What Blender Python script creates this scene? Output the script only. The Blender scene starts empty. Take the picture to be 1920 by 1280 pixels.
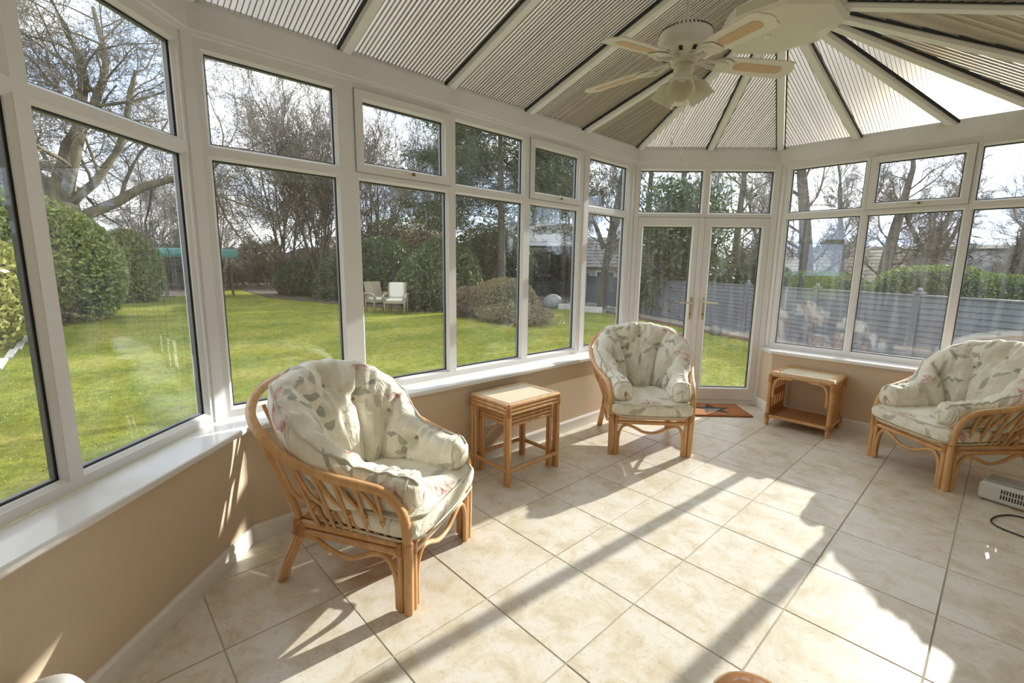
import bpy, bmesh, math, random
import numpy as np
from math import sin, cos, pi, radians, sqrt, atan2
from mathutils import Vector, Matrix, Quaternion

sc = bpy.context.scene
COL = sc.collection

# ------------------------------------------------------------------ camera
cam_d = bpy.data.cameras.new('camera')
cam_d.sensor_width = 36.0
cam_d.lens = 36.0 * 869.8 / 1920.0
cam_d.clip_start = 0.03
cam_d.clip_end = 400
cam = bpy.data.objects.new('camera', cam_d)
COL.objects.link(cam)
YAW, PIT, ROL = -0.81668, 0.161802, 0.0134986
CAM = Vector((0.93682, -1.17146, 1.43220))
_f = Vector((sin(YAW)*cos(PIT), cos(YAW)*cos(PIT), -sin(PIT)))
_r = Vector((cos(YAW), -sin(YAW), 0))
_u = _r.cross(_f)
_r2 = _r*cos(ROL) + _u*sin(ROL)
_u2 = -_r*sin(ROL) + _u*cos(ROL)
mw = Matrix((_r2, _u2, -_f)).transposed().to_4x4()
mw.translation = CAM
cam.matrix_world = mw
sc.camera = cam

# ------------------------------------------------------------------ sky, sun, exposure
SUN_AZ, SUN_EL = radians(4.4), radians(21.2)
world = bpy.data.worlds.new('sky')
sc.world = world
world.use_nodes = True
nt = world.node_tree
nt.nodes.clear()
def N(t, kind, **kw):
    n = t.nodes.new(kind)
    for k, v in kw.items():
        if k.startswith('i_'):
            key = k[2:]
            key = int(key) if key.isdigit() else key.replace('_', ' ')
            n.inputs[key].default_value = v
        else:
            setattr(n, k, v)
    return n
def L(t, a, b, ao=0, bi=0):
    t.links.new(a.outputs[ao], b.inputs[bi])
out = N(nt, 'ShaderNodeOutputWorld')
bg = N(nt, 'ShaderNodeBackground', i_Strength=1.5)
tc = N(nt, 'ShaderNodeTexCoord')
mp = N(nt, 'ShaderNodeMapping')
mp.inputs['Scale'].default_value = (1.0, 1.0, 2.6)
nz = N(nt, 'ShaderNodeTexNoise', i_Scale=2.3, i_Detail=7.0, i_Roughness=0.6)
rp = N(nt, 'ShaderNodeValToRGB')
rp.color_ramp.elements[0].position = 0.40
rp.color_ramp.elements[0].color = (0.62, 0.80, 1.12, 1)
rp.color_ramp.elements[1].position = 0.54
rp.color_ramp.elements[1].color = (1.28, 1.30, 1.34, 1)
L(nt, tc, mp); L(nt, mp, nz); L(nt, nz, rp); L(nt, rp, bg); L(nt, bg, out)
sun_d = bpy.data.lights.new('sun', 'SUN')
sun_d.energy = 6.6
sun_d.angle = radians(0.6)
sun_d.color = (1.0, 0.95, 0.88)
sun = bpy.data.objects.new('sun', sun_d)
COL.objects.link(sun)
sdir = Vector((sin(SUN_AZ)*cos(SUN_EL), cos(SUN_AZ)*cos(SUN_EL), sin(SUN_EL)))
sun.rotation_euler = sdir.to_track_quat('Z', 'Y').to_euler()
sun.location = sdir*30
vs = sc.view_settings
vs.view_transform = 'Standard'
vs.look = 'None'
vs.exposure = 0.45
vs.gamma = 1.0
vs.use_curve_mapping = False
sc.cycles.transparent_max_bounces = 24
sc.cycles.max_bounces = 12
sc.cycles.diffuse_bounces = 5
sc.cycles.glossy_bounces = 4
sc.cycles.transmission_bounces = 8
sc.cycles.sample_clamp_indirect = 6.0

rnd = random.Random(7)
nrg = np.random.default_rng(11)

# ------------------------------------------------------------------ mesh helpers
class MB:
    def __init__(s):
        s.v, s.f, s.uv = [], [], None
    def add(s, vs, fs):
        b = len(s.v)
        s.v += [tuple(p) for p in vs]
        s.f += [tuple(i+b for i in q) for q in fs]
        return s
    def box(s, c, d, rot=None):
        x, y, z = d[0]/2, d[1]/2, d[2]/2
        P = [Vector((a, b, e)) for e in (-z, z) for a, b in ((-x, -y), (x, -y), (x, y), (-x, y))]
        if rot is not None: P = [rot @ p for p in P]
        c = Vector(c)
        return s.add([p+c for p in P], [(3,2,1,0),(4,5,6,7),(0,1,5,4),(1,2,6,5),(2,3,7,6),(3,0,4,7)])
    def bar(s, a, b, w, h, up=(0, 0, 1)):
        a, b = Vector(a), Vector(b); d = (b-a).normalized(); up = Vector(up)
        x = d.cross(up).normalized()*w/2; u = x.cross(d).normalized()*h/2
        P = [a-x-u, a+x-u, a+x+u, a-x+u, b-x-u, b+x-u, b+x+u, b-x+u]
        return s.add(P, [(0,1,2,3),(7,6,5,4),(1,0,4,5),(2,1,5,6),(3,2,6,7),(0,3,7,4)])
    def rbox(s, c, d, r=0.004, rot=None):
        # box with chamfered edges (24 vertices)
        c = Vector(c); hx, hy, hz = d[0]/2, d[1]/2, d[2]/2
        r = min(r, hx*.9, hy*.9, hz*.9)
        P, idx = [], {}
        for sx in (-1, 1):
            for sy in (-1, 1):
                for sz in (-1, 1):
                    for ax in range(3):
                        q = [sx*(hx-r), sy*(hy-r), sz*(hz-r)]
                        q[ax] = (sx*hx, sy*hy, sz*hz)[ax]
                        idx[(sx, sy, sz, ax)] = len(P); P.append(Vector(q))
        F = []
        for ax in range(3):
            o = [i for i in range(3) if i != ax]
            for sg in (-1, 1):
                q = []
                for a, b in ((-1, -1), (1, -1), (1, 1), (-1, 1)):
                    k = [0, 0, 0]; k[ax] = sg; k[o[0]] = a; k[o[1]] = b
                    q.append(idx[(k[0], k[1], k[2], ax)])
                if (sg < 0) != (ax == 1): q.reverse()
                F.append(tuple(q))
            for a in (-1, 1):
                for b in (-1, 1):
                    q = []
                    for e in (-1, 1):
                        k = [0, 0, 0]; k[ax] = e; k[o[0]] = a; k[o[1]] = b
                        pr = [idx[(k[0], k[1], k[2], o[0])], idx[(k[0], k[1], k[2], o[1])]]
                        q += pr if e < 0 else pr[::-1]
                    F.append(tuple(q))
        for sx in (-1, 1):
            for sy in (-1, 1):
                for sz in (-1, 1):
                    F.append(tuple(idx[(sx, sy, sz, a)] for a in range(3)))
        if rot is not None: P = [rot @ p for p in P]
        return s.add([p+c for p in P], F)
    def prism(s, poly, z0, z1):
        n = len(poly)
        P = [(p[0], p[1], z0) for p in poly] + [(p[0], p[1], z1) for p in poly]
        F = [tuple(range(n-1, -1, -1)), tuple(range(n, 2*n))]
        F += [(i, (i+1) % n, n+(i+1) % n, n+i) for i in range(n)]
        return s.add(P, F)
    def extrude(s, poly3, vec):
        n = len(poly3); vec = Vector(vec)
        P = [Vector(p) for p in poly3]; P = P + [p+vec for p in P]
        F = [tuple(range(n-1, -1, -1)), tuple(range(n, 2*n))]
        F += [(i, (i+1) % n, n+(i+1) % n, n+i) for i in range(n)]
        return s.add(P, F)
    def tube(s, pts, r, sides=8, closed=False, caps=True):
        pts = [Vector(p) for p in pts]; n = len(pts)
        rr = r if hasattr(r, '__len__') else [r]*n
        T = []
        for i in range(n):
            a = pts[(i-1) % n] if (closed or i > 0) else pts[i]
            b = pts[(i+1) % n] if (closed or i < n-1) else pts[i]
            t = (b-a)
            T.append(t.normalized() if t.length > 1e-9 else Vector((0, 0, 1)))
        ref = Vector((0, 0, 1)) if abs(T[0].z) < .9 else Vector((1, 0, 0))
        x = T[0].cross(ref).normalized()
        P = []
        for i in range(n):
            if i > 0:
                q = T[i-1].rotation_difference(T[i]); x = q @ x
                x = (x - T[i]*x.dot(T[i])).normalized()
            y = T[i].cross(x)
            for k in range(sides):
                a = 2*pi*k/sides
                P.append(pts[i] + (x*cos(a)+y*sin(a))*rr[i])
        F = []
        m = n if closed else n-1
        for i in range(m):
            j = (i+1) % n
            for k in range(sides):
                l = (k+1) % sides
                F.append((i*sides+k, i*sides+l, j*sides+l, j*sides+k))
        if caps and not closed:
            F.append(tuple(range(sides-1, -1, -1)))
            F.append(tuple((n-1)*sides+k for k in range(sides)))
        return s.add(P, F)
    def lathe(s, prof, seg=24, c=(0, 0, 0), rot=None):
        P, F = [], []
        c = Vector(c)
        for r, z in prof:
            for k in range(seg):
                a = 2*pi*k/seg
                p = Vector((r*cos(a), r*sin(a), z))
                if rot is not None: p = rot @ p
                P.append(p+c)
        n = len(prof)
        for i in range(n-1):
            for k in range(seg):
                l = (k+1) % seg
                F.append((i*seg+k, i*seg+l, (i+1)*seg+l, (i+1)*seg+k))
        if prof[0][0] > 1e-4: F.append(tuple(range(seg-1, -1, -1)))
        if prof[-1][0] > 1e-4: F.append(tuple((n-1)*seg+k for k in range(seg)))
        return s.add(P, F)
    def ellipsoid(s, c, r, u=10, v=6):
        prof = [(max(sin(pi*i/v), 1e-3), -cos(pi*i/v)) for i in range(v+1)]
        b = len(s.v)
        s.lathe(prof, u)
        c = Vector(c)
        for i in range(b, len(s.v)):
            p = s.v[i]; s.v[i] = (p[0]*r[0]+c.x, p[1]*r[1]+c.y, p[2]*r[2]+c.z)
        return s
    def build(s, name, mat, parent=None, smooth=False, kind=None, angle=None):
        me = bpy.data.meshes.new(name)
        me.from_pydata(s.v, [], s.f)
        me.update()
        if mat is not None: me.materials.append(mat)
        if smooth:
            me.polygons.foreach_set('use_smooth', [True]*len(me.polygons))
            if angle: me.set_sharp_from_angle(angle=radians(angle))
        if s.uv is not None:
            ul = me.uv_layers.new(name='UVMap')
            li = np.zeros(len(me.loops), dtype=np.int32)
            me.loops.foreach_get('vertex_index', li)
            ul.data.foreach_set('uv', np.array(s.uv, dtype=np.float32)[li].ravel())
        o = bpy.data.objects.new(name, me)
        COL.objects.link(o)
        if parent is not None: o.parent = parent
        if kind: o['kind'] = kind
        return o

def raw(name, V, F, mat, parent=None, kind=None, smooth=False, nper=None):
    # fast mesh from numpy arrays: V (n,3), F (m,k)
    me = bpy.data.meshes.new(name)
    V = np.ascontiguousarray(V, dtype=np.float32); F = np.ascontiguousarray(F, dtype=np.int32)
    k = F.shape[1]
    me.vertices.add(len(V)); me.vertices.foreach_set('co', V.ravel())
    me.loops.add(F.size); me.loops.foreach_set('vertex_index', F.ravel())
    me.polygons.add(len(F))
    me.polygons.foreach_set('loop_start', np.arange(0, F.size, k, dtype=np.int32))
    me.polygons.foreach_set('loop_total', np.full(len(F), k, dtype=np.int32))
    me.update(calc_edges=True)
    if smooth: me.polygons.foreach_set('use_smooth', [True]*len(F))
    if mat is not None: me.materials.append(mat)
    o = bpy.data.objects.new(name, me)
    COL.objects.link(o)
    if parent is not None: o.parent = parent
    if kind: o['kind'] = kind
    return o

def empty(name, loc=(0, 0, 0), rz=0.0, label=None, cat=None, group=None, kind=None, parent=None):
    o = bpy.data.objects.new(name, None)
    o.empty_display_size = .1
    COL.objects.link(o)
    o.location = loc
    o.rotation_euler = (0, 0, rz)
    if parent is not None: o.parent = parent
    return tag(o, label, cat, group, kind)
def tag(o, label=None, cat=None, group=None, kind=None):
    if label: o['label'] = label
    if cat: o['category'] = cat
    if group: o['group'] = group
    if kind: o['kind'] = kind
    return o
def kids(o):
    return [c for c in bpy.data.objects if c.parent == o]
def copy_tree(o, parent=None):
    c = o.copy(); COL.objects.link(c)
    c.parent = parent
    for ch in kids(o): copy_tree(ch, c)
    return c
def catmull(P, n):
    P = [np.array(p, float) for p in P]
    P = [2*P[0]-P[1]] + P + [2*P[-1]-P[-2]]
    out = []
    m = len(P)-3
    for i in range(n):
        t = i/(n-1)*m; k = min(int(t), m-1); t -= k
        a, b, c, d = P[k:k+4]
        out.append(.5*((2*b)+(-a+c)*t+(2*a-5*b+4*c-d)*t*t+(-a+3*b-3*c+d)*t**3))
    return np.array(out)

# ------------------------------------------------------------------ materials
def mat(name):
    m = bpy.data.materials.new(name); m.use_nodes = True
    t = m.node_tree; t.nodes.clear()
    o = N(t, 'ShaderNodeOutputMaterial')
    return m, t, o
def pbr(name, col, rough=.5, var=.0, scale=8.0, bump=0.0, bscale=None, spec=.5, metal=0.0, coat=0.0, col2=None, stretch=None, objrand=0.0):
    m, t, o = mat(name)
    b = N(t, 'ShaderNodeBsdfPrincipled', i_Roughness=rough, i_Metallic=metal)
    b.inputs['Specular IOR Level'].default_value = spec
    b.inputs['Coat Weight'].default_value = coat
    b.inputs['Base Color'].default_value = (*col, 1)
    L(t, b, o)
    tcn = N(t, 'ShaderNodeTexCoord')
    src = tcn; so = 3
    if stretch:
        mpn = N(t, 'ShaderNodeMapping'); mpn.inputs['Scale'].default_value = stretch
        t.links.new(tcn.outputs[3], mpn.inputs[0]); src = mpn; so = 0
    if var or col2:
        nzz = N(t, 'ShaderNodeTexNoise', i_Scale=scale, i_Detail=5.0, i_Roughness=.6)
        t.links.new(src.outputs[so], nzz.inputs['Vector'])
        r = N(t, 'ShaderNodeValToRGB')
        c2 = col2 if col2 else tuple(c*(1-var) for c in col)
        r.color_ramp.elements[0].position = .35; r.color_ramp.elements[0].color = (*c2, 1)
        r.color_ramp.elements[1].position = .65; r.color_ramp.elements[1].color = (*col, 1)
        t.links.new(nzz.outputs[0], r.inputs[0])
        last = r
        if objrand:
            oi = N(t, 'ShaderNodeObjectInfo')
            hs = N(t, 'ShaderNodeHueSaturation')
            mr = N(t, 'ShaderNodeMapRange'); mr.inputs[3].default_value = 1-objrand; mr.inputs[4].default_value = 1+objrand
            t.links.new(oi.outputs['Random'], mr.inputs[0]); t.links.new(mr.outputs[0], hs.inputs['Value'])
            t.links.new(r.outputs[0], hs.inputs['Color']); last = hs
        t.links.new(last.outputs[0], b.inputs['Base Color'])
    if bump:
        nb = N(t, 'ShaderNodeTexNoise', i_Scale=bscale or scale*4, i_Detail=4.0)
        t.links.new(src.outputs[so], nb.inputs['Vector'])
        bp = N(t, 'ShaderNodeBump', i_Strength=bump, i_Distance=.01)
        t.links.new(nb.outputs[0], bp.inputs['Height']); t.links.new(bp.outputs[0], b.inputs['Normal'])
    return m

M_UPVC = pbr('white_upvc', (.85, .85, .855), .32, spec=.45)
M_SEAL = pbr('grey_seal', (.34, .34, .335), .6)
M_BLACK = pbr('plain_black', (.015, .015, .016), .6)
M_SPACER = pbr('grey_spacer', (.16, .17, .19), .4, metal=.3)
M_SILL = pbr('white_sill', (.82, .82, .81), .22, spec=.5, coat=.3)
M_WALL = pbr('tan_paint', (.68, .555, .41), .75, var=.05, scale=3, bump=.06, bscale=120)
M_SKIRT = pbr('white_gloss', (.80, .79, .76), .3)
M_BRASS = pbr('old_brass', (.30, .20, .07), .35, metal=.9)
M_CHROME = pbr('pale_metal', (.72, .68, .58), .25, metal=.85)
M_FAN = pbr('fan_enamel', (.74, .72, .64), .35)
M_DARK = pbr('dark_void', (.02, .02, .02), .8)
M_GROUT = pbr('grout', (.54, .49, .41), .9, var=.3, scale=2.5)
M_HEAT = pbr('heater_plastic', (.62, .62, .58), .4)
M_HEATTOP = pbr('heater_grey', (.36, .37, .34), .45)
M_CABLE = pbr('cable', (.03, .03, .03), .5)

def glass_mat(name, ior=1.5, tint=(.97, .985, .98), streak=.0):
    m, t, o = mat(name)
    tr = N(t, 'ShaderNodeBsdfTransparent'); tr.inputs[0].default_value = (*tint, 1)
    gl = N(t, 'ShaderNodeBsdfGlossy', i_Roughness=.012); gl.inputs[0].default_value = (1, 1, 1, 1)
    fr = N(t, 'ShaderNodeFresnel', i_IOR=ior)
    geo = N(t, 'ShaderNodeNewGeometry')
    mx = N(t, 'ShaderNodeMixShader')
    # keep the reflectance the same from either side of the face
    vm = N(t, 'ShaderNodeVectorMath', operation='DOT_PRODUCT')
    t.links.new(geo.outputs['Incoming'], vm.inputs[0]); t.links.new(geo.outputs['Normal'], vm.inputs[1])
    ab = N(t, 'ShaderNodeMath', operation='ABSOLUTE'); t.links.new(vm.outputs['Value'], ab.inputs[0])
    om = N(t, 'ShaderNodeMath', operation='SUBTRACT'); om.inputs[0].default_value = 1.0; t.links.new(ab.outputs[0], om.inputs[1])
    pw = N(t, 'ShaderNodeMath', operation='POWER'); t.links.new(om.outputs[0], pw.inputs[0]); pw.inputs[1].default_value = 5.0
    f0 = ((ior-1)/(ior+1))**2
    ma = N(t, 'ShaderNodeMath', operation='MULTIPLY_ADD'); t.links.new(pw.outputs[0], ma.inputs[0]); ma.inputs[1].default_value = 1-f0; ma.inputs[2].default_value = f0
    t.links.new(ma.outputs[0], mx.inputs[0]); t.links.new(tr.outputs[0], mx.inputs[1]); t.links.new(gl.outputs[0], mx.inputs[2])
    last = mx
    if streak:
        # faint film of dust and dried rain on the outer pane
        df = N(t, 'ShaderNodeBsdfTranslucent'); df.inputs[0].default_value = (.8, .82, .8, 1)
        tcn = N(t, 'ShaderNodeTexCoord'); mpn = N(t, 'ShaderNodeMapping'); mpn.inputs['Scale'].default_value = (14, 1, 1.1)
        t.links.new(tcn.outputs[3], mpn.inputs[0])
        nn = N(t, 'ShaderNodeTexNoise', i_Scale=1.6, i_Detail=4.0); t.links.new(mpn.outputs[0], nn.inputs['Vector'])
        mr = N(t, 'ShaderNodeMapRange'); mr.inputs[1].default_value = .45; mr.inputs[2].default_value = .8; mr.inputs[3].default_value = .004; mr.inputs[4].default_value = streak
        t.links.new(nn.outputs[0], mr.inputs[0])
        m2 = N(t, 'ShaderNodeMixShader'); t.links.new(mr.outputs[0], m2.inputs[0]); t.links.new(mx.outputs[0], m2.inputs[1]); t.links.new(df.outputs[0], m2.inputs[2])
        last = m2
    t.links.new(last.outputs[0], o.inputs[0])
    return m
M_GLASS = glass_mat('window_glass', 1.70, streak=.03)

def tile_mat():
    m, t, o = mat('stone_tile')
    b = N(t, 'ShaderNodeBsdfPrincipled', i_Roughness=.30); L(t, b, o)
    b.inputs['Specular IOR Level'].default_value = .5
    tcn = N(t, 'ShaderNodeTexCoord'); oi = N(t, 'ShaderNodeObjectInfo')
    ad = N(t, 'ShaderNodeVectorMath', operation='ADD')
    mu = N(t, 'ShaderNodeVectorMath', operation='SCALE'); mu.inputs['Scale'].default_value = 37.0
    cx = N(t, 'ShaderNodeCombineXYZ')
    t.links.new(oi.outputs['Random'], cx.inputs[0]); t.links.new(oi.outputs['Random'], cx.inputs[1]); t.links.new(oi.outputs['Random'], cx.inputs[2])
    t.links.new(cx.outputs[0], mu.inputs[0]); t.links.new(tcn.outputs[3], ad.inputs[0]); t.links.new(mu.outputs[0], ad.inputs[1])
    n1 = N(t, 'ShaderNodeTexNoise', i_Scale=7.0, i_Detail=8.0, i_Roughness=.65, i_Distortion=.6); t.links.new(ad.outputs[0], n1.inputs['Vector'])
    n2 = N(t, 'ShaderNodeTexNoise', i_Scale=32.0, i_Detail=6.0, i_Roughness=.7, i_Distortion=1.2); t.links.new(ad.outputs[0], n2.inputs['Vector'])
    r1 = N(t, 'ShaderNodeValToRGB'); e = r1.color_ramp.elements
    e[0].position = .34; e[0].color = (.60, .53, .40, 1); e[1].position = .56; e[1].color = (.74, .705, .625, 1)
    x = e.new(.46); x.color = (.69, .625, .50, 1)
    t.links.new(n1.outputs[0], r1.inputs[0])
    r2 = N(t, 'ShaderNodeValToRGB'); e = r2.color_ramp.elements
    e[0].position = .34; e[0].color = (.80, .74, .62, 1); e[1].position = .47; e[1].color = (1, 1, 1, 1)
    t.links.new(n2.outputs[0], r2.inputs[0])
    mx = N(t, 'ShaderNodeMix', data_type='RGBA', blend_type='MULTIPLY'); mx.inputs[0].default_value = .7
    t.links.new(r1.outputs[0], mx.inputs[6]); t.links.new(r2.outputs[0], mx.inputs[7]); t.links.new(mx.outputs[2], b.inputs['Base Color'])
    bp = N(t, 'ShaderNodeBump', i_Strength=.12, i_Distance=.004); t.links.new(n2.outputs[0], bp.inputs['Height']); t.links.new(bp.outputs[0], b.inputs['Normal'])
    return m
M_TILE = tile_mat()

def poly_mat():
    m, t, o = mat('polycarbonate_sheet')
    tl = N(t, 'ShaderNodeBsdfTranslucent')
    df = N(t, 'ShaderNodeBsdfDiffuse'); df.inputs[0].default_value = (.42, .39, .35, 1)
    tcn = N(t, 'ShaderNodeTexCoord')
    nn = N(t, 'ShaderNodeTexNoise', i_Scale=1.2, i_Detail=5.0); t.links.new(tcn.outputs[3], nn.inputs['Vector'])
    r = N(t, 'ShaderNodeValToRGB'); r.color_ramp.elements[0].position = .35; r.color_ramp.elements[0].color = (.20, .185, .15, 1)
    r.color_ramp.elements[1].position = .62; r.color_ramp.elements[1].color = (.245, .232, .205, 1)
    t.links.new(nn.outputs[0], r.inputs[0]); t.links.new(r.outputs[0], tl.inputs[0])
    # uneven streaks running down the flutes
    uv = N(t, 'ShaderNodeUVMap'); uv.uv_map = 'UVMap'
    mp_ = N(t, 'ShaderNodeMapping'); mp_.inputs['Scale'].default_value = (55, .8, 1); t.links.new(uv.outputs[0], mp_.inputs[0])
    n2 = N(t, 'ShaderNodeTexNoise', i_Scale=1.0, i_Detail=3.0); t.links.new(mp_.outputs[0], n2.inputs['Vector'])
    mr = N(t, 'ShaderNodeMapRange'); mr.inputs[1].default_value = .3; mr.inputs[2].default_value = .7; mr.inputs[3].default_value = .62; mr.inputs[4].default_value = 1.22
    t.links.new(n2.outputs[0], mr.inputs[0])
    hs = N(t, 'ShaderNodeHueSaturation'); t.links.new(mr.outputs[0], hs.inputs['Value']); t.links.new(r.outputs[0], hs.inputs['Color']); t.links.new(hs.outputs[0], tl.inputs[0])
    m1 = N(t, 'ShaderNodeMixShader'); m1.inputs[0].default_value = .3
    t.links.new(tl.outputs[0], m1.inputs[1]); t.links.new(df.outputs[0], m1.inputs[2])
    # the sheet scatters mostly forwards: bright towards the sun, dull away from it
    rf = N(t, 'ShaderNodeBsdfRefraction', i_Roughness=.8, i_IOR=1.2); rf.inputs[0].default_value = (.34, .305, .24, 1)
    m2 = N(t, 'ShaderNodeMixShader'); m2.inputs[0].default_value = .38
    t.links.new(m1.outputs[0], m2.inputs[1]); t.links.new(rf.outputs[0], m2.inputs[2])
    t.links.new(m2.outputs[0], o.inputs[0])
    return m
M_POLY = poly_mat()
def web_mat():
    m, t, o = mat('polycarbonate_web')
    tl = N(t, 'ShaderNodeBsdfTranslucent'); tl.inputs[0].default_value = (.50, .44, .32, 1)
    geo = N(t, 'ShaderNodeNewGeometry'); rr = N(t, 'ShaderNodeValToRGB')
    rr.color_ramp.elements[0].color = (.26, .235, .18, 1); rr.color_ramp.elements[1].color = (.52, .46, .35, 1)
    t.links.new(geo.outputs['Random Per Island'], rr.inputs[0]); t.links.new(rr.outputs[0], tl.inputs[0])
    df = N(t, 'ShaderNodeBsdfDiffuse'); df.inputs[0].default_value = (.40, .36, .28, 1)
    m1 = N(t, 'ShaderNodeMixShader'); m1.inputs[0].default_value = .4
    t.links.new(tl.outputs[0], m1.inputs[1]); t.links.new(df.outputs[0], m1.inputs[2]); t.links.new(m1.outputs[0], o.inputs[0])
    return m
M_WEB = web_mat()

def cane_mat(name, c1, c2):
    m = pbr(name, c1, .34, col2=c2, scale=5, stretch=(6, 6, 1.2), bump=.10, bscale=60, coat=.25)
    return m
M_CANE = cane_mat('honey_cane', (.70, .42, .19), (.58, .31, .12))
M_CANE2 = cane_mat('binding_cane', (.52, .25, .085), (.42, .18, .05))

def weave_mat(name, c1, c2, scale):
    m, t, o = mat(name)
    b = N(t, 'ShaderNodeBsdfPrincipled', i_Roughness=.6); L(t, b, o)
    tcn = N(t, 'ShaderNodeTexCoord')
    w1 = N(t, 'ShaderNodeTexWave', i_Scale=scale, i_Distortion=.4, i_Detail=1.0); w1.bands_direction = 'X'
    w2 = N(t, 'ShaderNodeTexWave', i_Scale=scale, i_Distortion=.4, i_Detail=1.0); w2.bands_direction = 'Y'
    t.links.new(tcn.outputs[3], w1.inputs[0]); t.links.new(tcn.outputs[3], w2.inputs[0])
    mm = N(t, 'ShaderNodeMath', operation='MULTIPLY'); t.links.new(w1.outputs[1], mm.inputs[0]); t.links.new(w2.outputs[1], mm.inputs[1])
    nn = N(t, 'ShaderNodeTexNoise', i_Scale=60.0, i_Detail=4.0); t.links.new(tcn.outputs[3], nn.inputs['Vector'])
    aa = N(t, 'ShaderNodeMath', operation='MULTIPLY_ADD'); t.links.new(nn.outputs[0], aa.inputs[0]); aa.inputs[1].default_value = .6; t.links.new(mm.outputs[0], aa.inputs[2])
    r = N(t, 'ShaderNodeValToRGB'); r.color_ramp.elements[0].color = (*c2, 1); r.color_ramp.elements[1].color = (*c1, 1)
    r.color_ramp.elements[0].position = .2; r.color_ramp.elements[1].position = .9
    t.links.new(aa.outputs[0], r.inputs[0]); t.links.new(r.outputs[0], b.inputs['Base Color'])
    bp = N(t, 'ShaderNodeBump', i_Strength=.5, i_Distance=.003); t.links.new(mm.outputs[0], bp.inputs['Height']); t.links.new(bp.outputs[0], b.inputs['Normal'])
    return m
M_WEAVE = weave_mat('woven_seagrass', (.62, .47, .28), (.33, .22, .10), 45)
M_WEAVEP = weave_mat('pale_woven_top', (.80, .72, .55), (.58, .47, .30), 40)
M_WEAVED = weave_mat('brown_weave', (.60, .28, .11), (.32, .14, .05), 30)
M_BLADEW = weave_mat('blade_cane', (.76, .62, .43), (.55, .33, .17), 40)

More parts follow.
